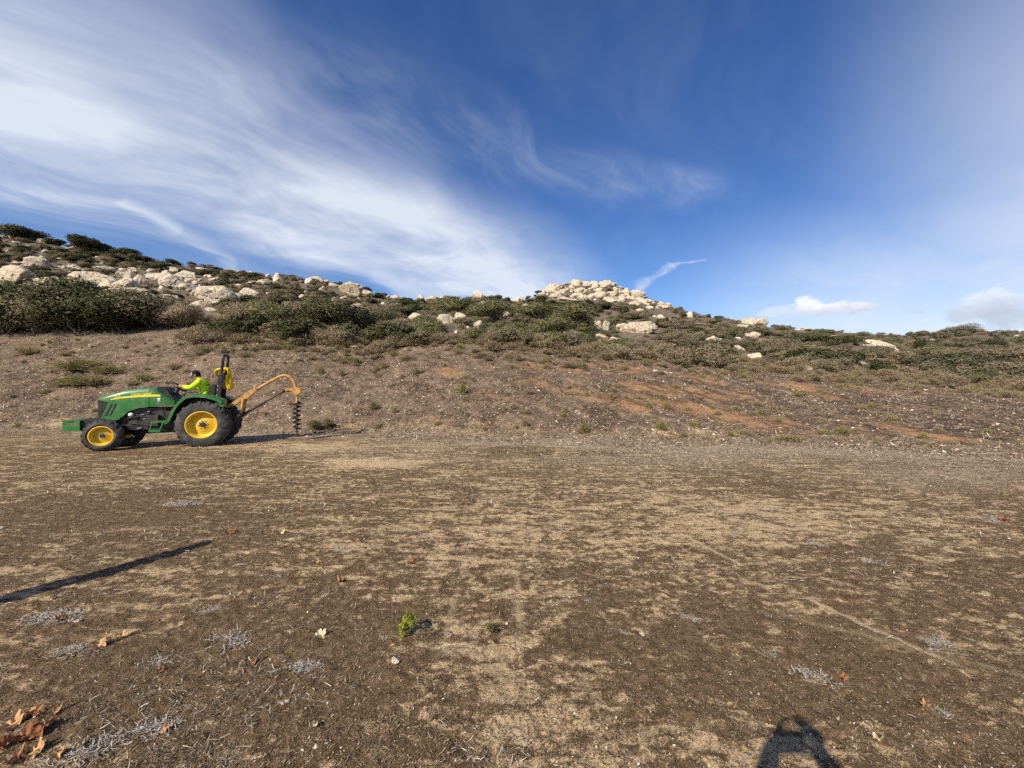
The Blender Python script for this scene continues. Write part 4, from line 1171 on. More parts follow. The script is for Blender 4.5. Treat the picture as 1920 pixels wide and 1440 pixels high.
# ------------------------------------------------------------------ grey dead twig clumps on the near field
def twig_mesh(seed, n=120):
    rs = random.Random(seed); paths = []
    for _ in range(n):
        a = rs.uniform(0, 6.28); r0 = rs.uniform(0, 0.28)
        p = Vector((r0 * math.cos(a) * 1.6, r0 * math.sin(a), 0.02)); d = Vector((rs.uniform(-1, 1), rs.uniform(-.6, .6), rs.uniform(0.1, 1.1))).normalized()
        L = rs.uniform(0.07, 0.30); path = [(p, 0.012)]
        for k in range(3):
            p = p + d * (L / 3); d = (d + Vector((rs.uniform(-.4, .4), rs.uniform(-.4, .4), rs.uniform(-.45, .15)))).normalized()
            p.z = max(p.z, 0.01); path.append((p.copy(), 0.011 * (1 - 0.25 * k)))
            if rs.random() < 0.5:
                e = p + Vector((rs.uniform(-.1, .1), rs.uniform(-.1, .1), rs.uniform(0, .1))); paths.append([(p.copy(), 0.007), (e, 0.004)])
        paths.append(path)
    return tubes('dead_twigs', paths, M_TWIG, 3)
TWIGS = [twig_mesh(800 + i) for i in range(5)]
CL = [(1520, 1262, 110, 'large pale grey twig clump near the photographer shadow'), (1440, 1222, 60, 'small twig clump uphill of the large pale one at lower right'), (1755, 1205, 90, 'grey twig clump beside the pale scrape at lower right'),
      (1100, 1128, 66, 'grey twig clump right of the middle of the field'), (1170, 1188, 64, 'grey twig clump below the other one right of the middle'), (1015, 1148, 46, 'faint twig clump left of the two middle right ones'),
      (713, 1195, 52, 'twig clump with a pale leaf beside the lime seedling'), (575, 1255, 90, 'dark twig clump below the cream leaf at lower left'), (430, 1200, 120, 'long twig drift at left centre of the near field'),
      (285, 1245, 100, 'twig clump right of the rust coloured leaf at lower left'), (140, 1225, 110, 'twig clump left of the rust coloured leaf'), (100, 1160, 130, 'twig drift with a tan leaf at the left'), (400, 1145, 70, 'dark twig sprig below the long shadow'),
      (270, 1375, 150, 'tangled twigs at the bottom left beside the leaf pile'), (420, 1425, 110, 'twig clump at the bottom edge left of centre'), (150, 1420, 160, 'twig tangle under the orange leaf pile'), (505, 1215, 60, 'thin twig sprig left of the cream leaf'),
      (520, 1080, 56, 'sparse twig clump at left centre of the mid field'), (640, 1032, 50, 'small twig sprig near the left leaves'), (1525, 1022, 56, 'twig clump far right of the mid field'), (1440, 1005, 40, 'small twig clump left of the far right one'), (1380, 1003, 40, 'leftmost small twig clump of the far right row'),
      (1620, 1052, 70, 'wide twig drift right of the mid field'), (1745, 1016, 50, 'twig clump close to the right edge of the mid field'), (1860, 975, 80, 'twig drift with rust scraps at the right edge'), (1300, 968, 26, 'tiny dark twig clump in the pale patches'),
      (980, 962, 26, 'tiny twig clump at the centre of the pale patches'), (800, 1005, 50, 'grey twig smear left of the wheel ruts'), (1290, 1160, 54, 'thin twig clump between the middle and the right clumps'), (950, 1258, 40, 'small dark twig clump on the pale patch near the bottom'),
      (1085, 1018, 26, 'tiny dark twig right of the wheel ruts'), (1770, 1330, 90, 'grey-green woody sprig at the lower right'), (660, 1290, 60, 'faint twig smear near the bottom left of centre'), (340, 945, 90, 'grey twig smear in front of the tractor'), (1615, 1170, 40, 'small sprig right of centre near the scrape')]
for (px, py, w, lab) in CL:
    x, y, z = pix_ground(px, py); k = y / FPX
    z = float(surf_z(x, y)) - 0.012
    o = link('twig_clump', random.choice(TWIGS), loc=(x, y, z), rot=(0, 0, random.uniform(-0.6, 0.6)), scale=(w * k * 0.85, w * k * 0.68, w * k * 0.36))
    tag(o, lab, 'twigs', 'dead twig clumps on the near field')

# ------------------------------------------------------------------ fallen sycamore leaves
def leaf_mat():
    m, nt, b, out = new_mat('dead_leaf')
    P = pos_socket(nt, True); n = ex_noise(nt, P, 6.0, 4, 0.6); f = ex_noise(nt, P, 30.0, 3, 0.6)
    rnd = Ex(nt, nt.new('ShaderNodeObjectInfo').outputs['Random'])
    c = ex_mix(nt, (n + (rnd - 0.5) * 0.9).smooth(0.3, 0.75), (0.24, 0.095, 0.04), (0.50, 0.29, 0.135))
    c = ex_mix(nt, f.smooth(0.55, 0.75) * 0.5, c, (0.22, 0.09, 0.04))
    nt.link(c, b.inputs['Base Color']); b.inputs['Roughness'].default_value = 0.7
    return m
M_LEAF = leaf_mat()
M_PALELEAF = bark_material('pale_leaf', (0.48, 0.36, 0.19), (0.62, 0.52, 0.33), 14)
def syc_leaf(seed, mat):
    rs = random.Random(seed); tips = 5; ring = []
    for i in range(40):
        a = 2 * math.pi * i / 40; lob = abs(math.cos(a * tips / 2)) ** 0.7
        r = 0.24 + 0.26 * lob + rs.uniform(-.03, .03)
        ring.append((r * math.cos(a), r * math.sin(a)))
    curl = rs.uniform(0.7, 2.0); ca = rs.uniform(0, 3.14)
    def z(x, y):
        u = x * math.cos(ca) + y * math.sin(ca)
        return curl * u * u + 0.13 * math.sin(11 * x + seed) * math.sin(10 * y + seed) + 0.05 * math.sin(23 * x + 2 * seed) + 0.02
    V = [(0, 0, z(0, 0))]
    for f in (0.4, 0.72, 1.0):
        V += [(x * f, y * f, z(x * f, y * f)) for x, y in ring]
    F = []
    for i in range(40):
        j = (i + 1) % 40
        F.append((0, 1 + i, 1 + j))
        for k in range(2):
            F.append((1 + k * 40 + i, 41 + k * 40 + i, 41 + k * 40 + j, 1 + k * 40 + j))
    st = len(V); V += [(-0.4, -0.012, z(-0.4, 0)), (-0.4, 0.012, z(-0.4, 0)), (-0.75, 0.05, 0.06), (-0.75, 0.03, 0.06)]; F.append((st, st + 1, st + 2, st + 3))
    me = bpy.data.meshes.new('leaf'); me.from_pydata(V, [], F); me.materials.append(mat)
    me.polygons.foreach_set('use_smooth', [True] * len(F)); me.update()
    md = None
    return me
LEAVES = [syc_leaf(i, M_LEAF) for i in range(6)]; PLEAF = [syc_leaf(20 + i, M_PALELEAF) for i in range(2)]
LV = [(190, 1215, 44, 0, 'rust coloured curled leaf at the left of the near field'), (228, 1198, 28, 0, 'small brown leaf just right of the rust coloured one'), (598, 1197, 40, 1, 'curled cream leaf left of the lime seedling'),
      (475, 1248, 32, 0, 'curled tan leaf below the twig drift at left centre'), (313, 1376, 30, 0, 'tan curled leaf alone near the bottom left'), (112, 1163, 34, 0, 'tan leaf lying in the left twig drift'), (637, 1092, 24, 0, 'dark red leaf left of the wheel ruts'),
      (770, 1060, 18, 0, 'small red leaf nearer the wheel ruts'), (432, 1000, 30, 0, 'red leaf just right of the tip of the long shadow'), (530, 1000, 24, 1, 'pale leaf right of the red one beyond the long shadow'), (640, 1088, 14, 0, 'tiny red leaf touching the dark red one'),
      (598, 1056, 14, 0, 'tiny pinkish leaf at left centre'), (1580, 1270, 26, 0, 'rust scrap at the right of the large twig clump'), (1735, 1322, 26, 0, 'red-brown scrap beside the grey-green sprig'), (1880, 978, 26, 0, 'rust scrap in the twig drift at the right edge'),
      (58, 1352, 64, 0, 'top leaf of the orange pile at the bottom left corner'), (22, 1368, 62, 0, 'left leaf of the orange pile at the bottom left corner'), (84, 1378, 66, 0, 'right leaf of the orange pile at the bottom left corner'), (48, 1392, 62, 0, 'middle leaf of the orange pile at the bottom left corner'),
      (14, 1405, 62, 0, 'lower left leaf of the orange pile at the bottom left corner'), (66, 1420, 64, 0, 'front leaf of the orange pile at the bottom left corner'), (24, 1436, 62, 0, 'lowest leaf of the orange pile at the bottom left corner'), (104, 1346, 34, 0, 'small outlying leaf right of the top of the orange pile'), (110, 1425, 40, 0, 'small leaf at the right foot of the orange pile'),
      (155, 1405, 40, 1, 'whitish curled leaf right of the orange pile'), (300, 1265, 22, 0, 'small brown scrap below the twig clump at lower left'), (1645, 1385, 40, 1, 'narrow cream leaf at the bottom right'), (590, 1372, 22, 1, 'pale scrap near the bottom left of centre')]
for (px, py, w, pale, lab) in LV:
    x, y, z = pix_ground(px, py); k = y / FPX; s = w * k * (0.58 if w > 60 else 0.66)
    o = link('leaf', random.choice(PLEAF if pale else LEAVES), loc=(x, y, float(surf_z(x, y)) + 0.008), rot=(random.uniform(-.35, .35), random.uniform(-.35, .35), random.uniform(0, 6.28)), scale=(s, s * random.uniform(.6, .9), s))
    tag(o, lab, 'leaf', 'fallen leaves on the near field')

# lime green seedling and its small neighbour
for (px, py, w, h, lab) in [(766, 1196, 36, 40, 'bright lime green seedling growing alone in the near field'), (918, 1192, 22, 20, 'small dull green seedling right of the lime green one')]:
    x, y, z = pix_ground(px, py); k = y / FPX
    me, L = crown_mesh('foliage', 900 + w, 520, 0.05, 9, M_LIME if w > 30 else M_GTUFT, hollow=0.3)
    r = empty('seedling', (x, y, float(surf_z(x, y)))); r.scale = (w * k, w * k, h * k)
    link('foliage', me, r); link('stem', stems_mesh('stem', 950 + w, L, M_GTUFT, 0.012, 2), r)
    tag(r, lab, 'seedling')
# white stones
for (px, py, w, lab) in [(0, 993, 14, 'white stone at the left edge beyond the long shadow'), (950, 1171, 8, 'white pebble near the small dull seedling'), (843, 1196, 14, 'pale chip left of the small dull seedling'), (742, 1247, 20, 'whitish crumbly stone below the lime seedling'), (592, 1405, 12, 'white pebble at the bottom left of centre'), (533, 1326, 18, 'flat white chip at the lower left'), (1205, 1190, 12, 'white pebble right of the middle twig clump'), (145, 1168, 12, 'small white stone in the left twig drift'), (1402, 1422, 14, 'white chip in the photographer shadow')]:
    x, y, z = pix_ground(px, py); k = y / FPX
    o = link('stone', random.choice(ROCKS), loc=(x, y, float(surf_z(x, y)) + w * k * 0.08), rot=(0, 0, random.uniform(0, 6)), scale=(w * k, w * k * 0.8, w * k * 0.45))
    tag(o, lab, 'stone')
# ------------------------------------------------------------------ tractor, post hole digger, driver
def paint(name, col, rough=0.4, dust=0.25, metal=0.0, coat=0.0, dustc=(0.30, 0.24, 0.17), sc=6.0):
    m, nt, b, out = new_mat(name)
    P = pos_socket(nt, True)
    n = ex_noise(nt, P, sc, 3, 0.55); f = ex_noise(nt, P, sc * 5, 2, 0.5)
    c = ex_mix(nt, (n * 0.95 + f * 0.12).smooth(0.42, 0.8) * dust, col, dustc)
    nt.link(c, b.inputs['Base Color'])
    (n * 0.25 + (rough - 0.1)).put(b.inputs['Roughness'])
    b.inputs['Metallic'].default_value = metal
    b.inputs['Specular IOR Level'].default_value = 0.4
    b.inputs['Coat Weight'].default_value = coat
    b.inputs['Coat Roughness'].default_value = 0.25
    return m
GREEN = paint('green_paint', (0.018, 0.145, 0.026), 0.42, 0.30, coat=0.25)
YELLOW = paint('yellow_paint', (0.72, 0.46, 0.018), 0.45, 0.35)
DECAL = paint('yellow_decal', (0.85, 0.72, 0.06), 0.4, 0.0)
RUBBER = paint('tyre_rubber', (0.030, 0.029, 0.028), 0.8, 0.75, dustc=(0.13, 0.12, 0.105), sc=5)
BLACK = paint('black_plastic', (0.012, 0.012, 0.013), 0.5, 0.10)
STEEL = paint('dark_steel', (0.035, 0.034, 0.033), 0.5, 0.25, 0.3)
SILVER = paint('bare_metal', (0.5, 0.5, 0.48), 0.35, 0.15, 0.7)
WHITE = paint('white_plastic', (0.8, 0.8, 0.78), 0.5, 0.05)
ORANGE_P = paint('faded_orange_paint', (0.56, 0.30, 0.085), 0.6, 0.85, dustc=(0.20, 0.085, 0.038), sc=7)
GLASS_D = paint('dark_lens', (0.02, 0.02, 0.022), 0.12, 0.05)

TR_PSI = math.radians(19)
TR_O = Vector((-8.84, 11.26, 0.0))
TR_O.z = float(terrain_z(TR_O.x, TR_O.y)) - 0.02
_c0 = -math.sin(TR_PSI) * TR_O.x + math.cos(TR_PSI) * TR_O.y
def TL(px, py, yl):
    u, v = (px - 960) / FPX, (720 - py) / FPX
    t = (yl + _c0) / (math.cos(TR_PSI) - u * math.sin(TR_PSI))
    return (math.cos(TR_PSI) * (u * t - TR_O.x) + math.sin(TR_PSI) * (t - TR_O.y), CAM_H + v * t)

def finish(bm, name, mat, parent, smooth=False, bevel=0.0):
    if bevel:
        bmesh.ops.bevel(bm, geom=[e for e in bm.edges if e.calc_length() > bevel * 2.2 and len(e.link_faces) == 2 and e.calc_face_angle(0) > 0.5], offset=bevel, segments=2, affect='EDGES', profile=0.7)
    bmesh.ops.recalc_face_normals(bm, faces=bm.faces)
    me = bpy.data.meshes.new(name); bm.to_mesh(me); bm.free()
    me.materials.append(mat)
    if smooth:
        me.polygons.foreach_set('use_smooth', [True] * len(me.polygons))
        try: me.set_sharp_from_angle(angle=math.radians(38))
        except Exception: pass
    return link(name, me, parent)

def bm_box(bm, x0, x1, y0, y1, z0, z1):
    v = [bm.verts.new((x, y, z)) for x in (x0, x1) for y in (y0, y1) for z in (z0, z1)]
    for f in ((0, 1, 3, 2), (4, 6, 7, 5), (0, 4, 5, 1), (2, 3, 7, 6), (0, 2, 6, 4), (1, 5, 7, 3)):
        bm.faces.new([v[i] for i in f])
def box(name, x0, x1, y0, y1, z0, z1, mat, parent, bevel=0.01):
    bm = bmesh.new(); bm_box(bm, x0, x1, y0, y1, z0, z1); return finish(bm, name, mat, parent, True, bevel)
def prism(name, poly, y0, y1, mat, parent, bevel=0.006):
    bm = bmesh.new()
    a = [bm.verts.new((x, y0, z)) for x, z in poly]; b = [bm.verts.new((x, y1, z)) for x, z in poly]; n = len(poly)
    bm.faces.new(a); bm.faces.new(b[::-1])
    for i in range(n): bm.faces.new((a[i], a[(i + 1) % n], b[(i + 1) % n], b[i]))
    return finish(bm, name, mat, parent, True, bevel)
def tube(name, pts, r, mat, parent, sides=12, closed=False):
    """round bar through points; r number or list"""
    bm = bmesh.new(); P = [Vector(p) for p in pts]; n = len(P); rings = []
    up = Vector((0.13, 0.97, 0.2))
    for i in range(n):
        t = (P[(i + 1) % n] - P[i - 1]) if closed else (P[min(i + 1, n - 1)] - P[max(i - 1, 0)])
        t.normalize(); a = t.cross(up).normalized(); b = t.cross(a)
        rr = r[i] if isinstance(r, (list, tuple)) else r
        rings.append([bm.verts.new(P[i] + (a * math.cos(2 * math.pi * s / sides) + b * math.sin(2 * math.pi * s / sides)) * rr) for s in range(sides)])
    for i in range(n if closed else n - 1):
        A, B = rings[i], rings[(i + 1) % n]
        for s in range(sides): bm.faces.new((A[s], A[(s + 1) % sides], B[(s + 1) % sides], B[s]))
    if not closed: bm.faces.new(rings[0][::-1]); bm.faces.new(rings[-1])
    return finish(bm, name, mat, parent, True)
def bm_lathe(bm, prof, cx, cy, cz, seg=48):
    """revolve (radius, y) profile round the y axis through cx, cz"""
    rings = [[bm.verts.new((cx + r * math.cos(2 * math.pi * s / seg), cy + y, cz + r * math.sin(2 * math.pi * s / seg))) for s in range(seg)] for r, y in prof]
    for A, B in zip(rings, rings[1:]):
        for s in range(seg): bm.faces.new((A[s], A[(s + 1) % seg], B[(s + 1) % seg], B[s]))
    return rings
def curve_pts(pts, n=8):
    """Catmull-Rom through points"""
    P = [Vector(p) for p in pts]; out = []
    for i in range(len(P) - 1):
        p0, p1, p2, p3 = P[max(i - 1, 0)], P[i], P[i + 1], P[min(i + 2, len(P) - 1)]
        for k in range(n):
            t = k / n
            out.append(0.5 * ((2 * p1) + (p2 - p0) * t + (2 * p0 - 5 * p1 + 4 * p2 - p3) * t * t + (3 * p1 - p0 - 3 * p2 + p3) * t ** 3))
    return out + [P[-1]]

tractor = empty('tractor', TR_O, TR_PSI)
tag(tractor, 'green compact tractor with yellow wheels, driven on the bare field below the bank', 'tractor')

def wheel(cx, cz, face_y, R, width, rim_r, sgn, nl, steer=0.0):
    """sgn = -1: outer face towards -y"""
    # everything below: y = 0 is the outer face, positive y runs inwards (times -sgn)
    q = -sgn
    Rt = R - 0.035
    dish = 0.155 if R > 0.5 else 0.125
    bm = bmesh.new()
    hub = rim_r * 0.30
    bm_lathe(bm, [(r, y * q) for r, y in [(rim_r + 0.012, 0.035), (rim_r + 0.016, 0.006), (rim_r - 0.004, 0.0), (rim_r - 0.016, 0.03), (rim_r - 0.03, 0.05), (rim_r - 0.045, dish * 0.95), (rim_r * 0.80, dish * 1.06), (rim_r * 0.62, dish * 0.98), (rim_r * 0.46, dish * 0.76), (hub * 1.25, dish * 0.74), (hub * 1.2, dish * 0.72), (hub * 0.75, dish * 0.72), (0.002, dish * 0.72)]], 0, 0, 0, 40)
    w = finish(bm, 'wheel', YELLOW, tractor, True)
    w.location = (cx, face_y, cz); w.rotation_euler = (0, 0, steer)
    bm = bmesh.new()
    prof = [(rim_r, 0.03), (rim_r + 0.01, 0.012), (rim_r + (Rt - rim_r) * 0.35, -0.012), (rim_r + (Rt - rim_r) * 0.7, 0.0), (Rt - 0.015, 0.035), (Rt, 0.075), (Rt + 0.012, width / 2), (Rt, width - 0.075), (Rt - 0.015, width - 0.035), (rim_r + (Rt - rim_r) * 0.5, width + 0.01), (rim_r, width - 0.03)]
    bm_lathe(bm, [(r, y * q) for r, y in prof], 0, 0, 0, 56)
    # lugs
    for side in (0, 1):
        for i in range(nl):
            th0 = 2 * math.pi * (i + 0.5 * side) / nl
            vs = []
            for (ya, dth, r0, r1) in ((-0.004, -0.02, Rt - 0.10, Rt - 0.05), (0.05, 0.0, Rt - 0.03, R - 0.012), (width * 0.30, 0.10, Rt - 0.02, R), (width * 0.56, 0.24, Rt - 0.02, R)):
                y = ya if side == 0 else width - ya
                lw = 0.030 / R * 1.0
                for s in (-1, 1):
                    for r in (r0, r1):
                        th = th0 + dth * 0.62 / R * 0.9 + s * lw * (0.85 if r == r1 else 1.15)
                        vs.append(bm.verts.new((r * math.cos(th), y * q, r * math.sin(th))))
            for k in range(3):
                a = vs[k * 4:k * 4 + 4]; b = vs[k * 4 + 4:k * 4 + 8]
                for f in ((a[1], a[3], b[3], b[1]), (a[0], a[1], b[1], b[0]), (a[2], b[2], b[3], a[3])): bm.faces.new(f)
            bm.faces.new((vs[0], vs[2], vs[3], vs[1])); bm.faces.new((vs[12], vs[13], vs[15], vs[14]))
    finish(bm, 'tyre', RUBBER, w, True)
    bm = bmesh.new()
    bm_lathe(bm, [(r, y * q) for r, y in [(hub * 0.62, dish * 0.73), (hub * 0.62, dish * 0.45), (hub * 0.5, dish * 0.38), (0.002, dish * 0.38)]], 0, 0, 0, 20)
    finish(bm, 'hub', STEEL, w, True)
    bm = bmesh.new()
    for i in range(8):
        a = 2 * math.pi * i / 8 + 0.2
        bm_lathe(bm, [(0.016, dish * 0.74 * q), (0.016, dish * 0.58 * q), (0.002, dish * 0.58 * q)], hub * 0.98 * math.cos(a), 0, hub * 0.98 * math.sin(a), 6)
    finish(bm, 'wheel_bolts', SILVER, w)
    return w
wheel(0.0, 0.635, -0.60, 0.665, 0.37, 0.365, -1, 19)
wheel(0.0, 0.635, 0.60, 0.665, 0.37, 0.365, 1, 19)
wheel(-2.168, 0.415, -0.58, 0.425, 0.25, 0.245, -1, 17, 0.08)
wheel(-2.168, 0.415, 0.58, 0.425, 0.25, 0.245, 1, 17, 0.08)

def loft(name, stations, mat, parent, y_mid=0.0):
    """hood-like shell; stations (x, ztop, zbot, halfwidth, shoulder)"""
    bm = bmesh.new(); rings = []
    for x, zt, zb, hw, sh in stations:
        half = [(hw, zb), (hw * 1.015, (zb + zt - sh) / 2), (hw, zt - sh), (hw - 0.018, zt - sh * 0.55), (hw - 0.06, zt - sh * 0.22), (hw * 0.55, zt - 0.018), (0, zt)]
        ring = [(-y, z) for y, z in half] + [(y, z) for y, z in half[-2::-1]]
        rings.append([bm.verts.new((x, y_mid + y, z)) for y, z in ring])
    for A, B in zip(rings, rings[1:]):
        for i in range(len(A) - 1): bm.faces.new((A[i], A[i + 1], B[i + 1], B[i]))
    bm.faces.new(rings[0]); bm.faces.new(rings[-1][::-1])
    return finish(bm, name, mat, parent, True)
hood = loft('hood', [(-2.40, 1.385, 1.345, 0.24, 0.03), (-2.36, 1.425, 1.335, 0.275, 0.05), (-2.26, 1.475, 1.31, 0.305, 0.09), (-2.13, 1.525, 1.275, 0.325, 0.12), (-2.02, 1.565, 1.16, 0.33, 0.13), (-1.92, 1.60, 0.86, 0.335, 0.14), (-1.86, 1.615, 0.88, 0.335, 0.14), (-1.80, 1.628, 0.945, 0.335, 0.14), (-1.70, 1.645, 1.045, 0.335, 0.14), (-1.5, 1.668, 1.115, 0.335, 0.14), (-1.278, 1.675, 1.145, 0.335, 0.14)], GREEN, tractor)
loft('cowl', [(-1.268, 1.674, 1.147, 0.333, 0.14), (-1.16, 1.655, 1.158, 0.333, 0.14), (-1.08, 1.60, 1.165, 0.332, 0.12), (-0.95, 1.48, 1.175, 0.325, 0.10), (-0.83, 1.40, 1.18, 0.31, 0.09), (-0.73, 1.33, 1.19, 0.28, 0.08)], GREEN, tractor)
prism('side_panel', [(-2.135, 1.29), (-1.93, 1.29), (-1.90, 0.83), (-1.99, 0.795), (-2.30, 0.86)], -0.338, -0.30, GREEN, tractor)
prism('side_panel', [(-2.135, 1.29), (-1.93, 1.29), (-1.90, 0.83), (-1.99, 0.795), (-2.30, 0.86)], 0.30, 0.338, GREEN, tractor)
for dx in (0.0, 0.085):
    prism('vent', [(-2.215 + dx, 0.92), (-2.172 + dx, 0.92), (-2.045 + dx, 1.235), (-2.088 + dx, 1.235)], -0.343, -0.337, BLACK, tractor, 0)
prism('grille', [(-2.395, 0.86), (-2.30, 0.86), (-2.14, 1.285), (-2.16, 1.33), (-2.385, 1.345)], -0.275, 0.275, BLACK, tractor, 0.012)
for yy in (-0.20, 0.20):
    box('headlight', -2.402, -2.375, yy - 0.06, yy + 0.06, 1.23, 1.31, GLASS_D, tractor, 0.008)
prism('headlight', [(-2.30, 1.28), (-2.17, 1.265), (-2.20, 1.33), (-2.34, 1.335)], -0.281, -0.274, GLASS_D, tractor, 0)
# stripe, lettering and marker plate on the near side
def strip_pts(px0, px1, f):
    return [TL(p, f(p), -0.338) for p in np.linspace(px0, px1, 14)]
top = strip_pts(207, 299, lambda p: np.interp(p, [207, 230, 256, 282, 299], [747.2, 742.3, 739.9, 738.2, 738.2]))
bot = strip_pts(207, 302, lambda p: np.interp(p, [207, 230, 256, 282, 302], [748.6, 745.2, 743.2, 741.9, 741.9]))
stripe_bm = bmesh.new()
A = [stripe_bm.verts.new((x, -0.3435, z)) for x, z in top]; B = [stripe_bm.verts.new((x, -0.3435, z)) for x, z in bot]
A2 = [stripe_bm.verts.new((x, -0.338, z)) for x, z in top]; B2 = [stripe_bm.verts.new((x, -0.338, z)) for x, z in bot]
for i in range(13):
    for f in ((A[i], A[i + 1], B[i + 1], B[i]), (A[i], A2[i], A2[i + 1], A[i + 1]), (B[i], B[i + 1], B2[i + 1], B2[i])): stripe_bm.faces.new(f)
finish(stripe_bm, 'stripe', DECAL, tractor)

def lettering(name, text, px, py, size, yl, mat, parent, slope=0.0, squash=1.0):
    cu = bpy.data.curves.new(name, 'FONT'); cu.body = text; cu.size = size; cu.extrude = 0.0008; cu.offset = 0.002
    tmp = bpy.data.objects.new(name, cu); COL.objects.link(tmp)
    bpy.context.view_layer.update()
    me = bpy.data.meshes.new_from_object(tmp.evaluated_get(bpy.context.evaluated_depsgraph_get()))
    bpy.data.objects.remove(tmp); me.materials.clear(); me.materials.append(mat)
    x, z = TL(px, py, yl)
    return link(name, me, parent, (x, yl, z), (math.radians(90), -slope, 0), (squash, 1, 1))
lettering('lettering', 'JOHN DEERE', 246.5, 740.6, 0.078, -0.3455, DECAL, tractor, 0.065, 0.98)
lettering('model_number', '4720', 215.5, 745.0, 0.060, -0.3455, DECAL, tractor, 0.12)
xa, za = TL(295.3, 751, -0.338)
box('marker_plate', xa, xa + 0.066, -0.342, -0.335, za, za + 0.092, WHITE, tractor, 0.002)
lettering('marker_text', 'A7', 295.5, 750.0, 0.060, -0.3435, STEEL, tractor)
xa, za = TL(291, 755.2, -0.338)
box('decal_line', xa, xa + 0.10, -0.341, -0.336, za, za + 0.010, SILVER, tractor, 0)

# chassis, engine and running gear below the hood
box('engine', -1.92, -0.95, -0.24, 0.24, 0.60, 1.12, STEEL, tractor, 0.03)
box('frame_rail', -2.45, -0.6, -0.27, -0.20, 0.52, 0.64, BLACK, tractor)
box('frame_rail', -2.45, -0.6, 0.20, 0.27, 0.52, 0.64, BLACK, tractor)
box('radiator', -2.14, -1.95, -0.26, 0.26, 0.62, 1.25, BLACK, tractor)
tube('front_axle', [(-2.168, -0.42, 0.43), (-2.168, -0.2, 0.40), (-2.168, 0.2, 0.40), (-2.168, 0.42, 0.43)], [0.075, 0.085, 0.085, 0.075], STEEL, tractor)
tube('drive_shaft_guard', [(-2.1, 0, 0.42), (-0.8, 0, 0.46)], 0.06, BLACK, tractor)
box('gearbox', -1.0, 0.36, -0.24, 0.24, 0.46, 1.02, STEEL, tractor, 0.04)
tube('rear_axle', [(0, -0.45, 0.635), (0, -0.22, 0.635), (0, 0.22, 0.635), (0, 0.45, 0.635)], [0.10, 0.15, 0.15, 0.10], STEEL, tractor)
box('fuel_tank', -1.0, -0.50, -0.42, -0.23, 0.55, 0.74, BLACK, tractor, 0.04)
box('battery_box', -1.36, -1.08, -0.33, -0.24, 0.62, 0.92, STEEL, tractor, 0.02)
xa, za = TL(244.5, 776.2, -0.33)
bm = bmesh.new(); bmesh.ops.create_uvsphere(bm, u_segments=20, v_segments=12, radius=1)
for v in bm.verts: v.co = Vector((xa + v.co.x * 0.058, -0.30 + v.co.y * 0.06, za + v.co.z * 0.054))
finish(bm, 'oil_filter', WHITE, tractor, True)
for (px, py, rx) in [(272, 784, 0.042), (277, 778.5, 0.018), (267, 776, 0.03), (279, 770, 0.025), (263, 801, 0.02), (259, 802, 0.016), (247, 815, 0.025), (251, 817, 0.018)]:
    xa, za = TL(px, py, -0.30); tube('fitting', [(xa - rx, -0.31, za - 0.006), (xa + rx, -0.30, za + 0.008)], 0.013, SILVER, tractor, 8)
for (p, q_) in [((-1.75, 0.72), (-1.15, 0.75)), ((-1.6, 0.95), (-1.1, 0.86)), ((-1.8, 0.85), (-1.3, 1.02))]:
    tube('hose', curve_pts([(p[0], -0.27, p[1]), ((p[0] + q_[0]) / 2, -0.31, (p[1] + q_[1]) / 2 - 0.05), (q_[0], -0.27, q_[1])], 6), 0.016, BLACK, tractor, 8)
tube('exhaust', [(-1.55, 0.2, 0.7), (-1.55, 0.3, 0.55), (-1.2, 0.32, 0.5)], 0.035, STEEL, tractor)
# front weight box on its bracket
wb = box('weight_box', -3.05, -2.71, -0.36, 0.36, 0.55, 0.825, GREEN, tractor, 0.012)
xa, za = TL(127, 790, -0.36)
box('slot', xa, xa + 0.125, -0.3635, -0.355, 0.765, 0.80, BLACK, wb, 0)
for yy in (-0.30, 0.22):
    prism('weight_bracket', [(-2.72, 0.60), (-2.72, 0.80), (-2.45, 0.87), (-2.25, 0.87), (-2.25, 0.70), (-2.5, 0.68)], yy, yy + 0.08, BLACK, tractor)
box('bracket_plate', -2.71, -2.28, -0.22, 0.22, 0.80, 0.85, BLACK, tractor)

# fenders, platform and steps
FP = curve_pts([(-0.85, 0, 0.735), (-0.775, 0, 0.80), (-0.69, 0, 1.03), (-0.57, 0, 1.24), (-0.42, 0, 1.405), (-0.28, 0, 1.462), (-0.12, 0, 1.478), (0.10, 0, 1.455), (0.30, 0, 1.395), (0.44, 0, 1.325), (0.50, 0, 1.27)], 5)
def fender(y0, y1, yl):
    bm = bmesh.new(); rows = []
    for i, p in enumerate(FP):
        t = (FP[min(i + 1, len(FP) - 1)] - FP[max(i - 1, 0)]).normalized(); n = Vector((-t.z, 0, t.x))
        if n.z < 0 and i > 8: n = -n
        n = Vector((-t.z, 0, t.x))
        prof = [(yl, -0.075), (yl, -0.012), (yl + (y1 - yl) * 0.06, 0.0), (y1, 0.012), (y1, -0.02), (yl + (y1 - yl) * 0.05, -0.03), (yl + (y1 - yl) * 0.05, -0.075)]
        rows.append([bm.verts.new((p.x + n.x * d, y, p.z + n.z * d)) for y, d in prof])
    k = len(rows[0])
    for A, B in zip(rows, rows[1:]):
        for i in range(k): bm.faces.new((A[i], A[(i + 1) % k], B[(i + 1) % k], B[i]))
    bm.faces.new(rows[0]); bm.faces.new(rows[-1][::-1])
    return finish(bm, 'fender', GREEN, tractor, True)
fender(-0.60, -0.22, -0.60); fender(0.60, 0.22, 0.60)
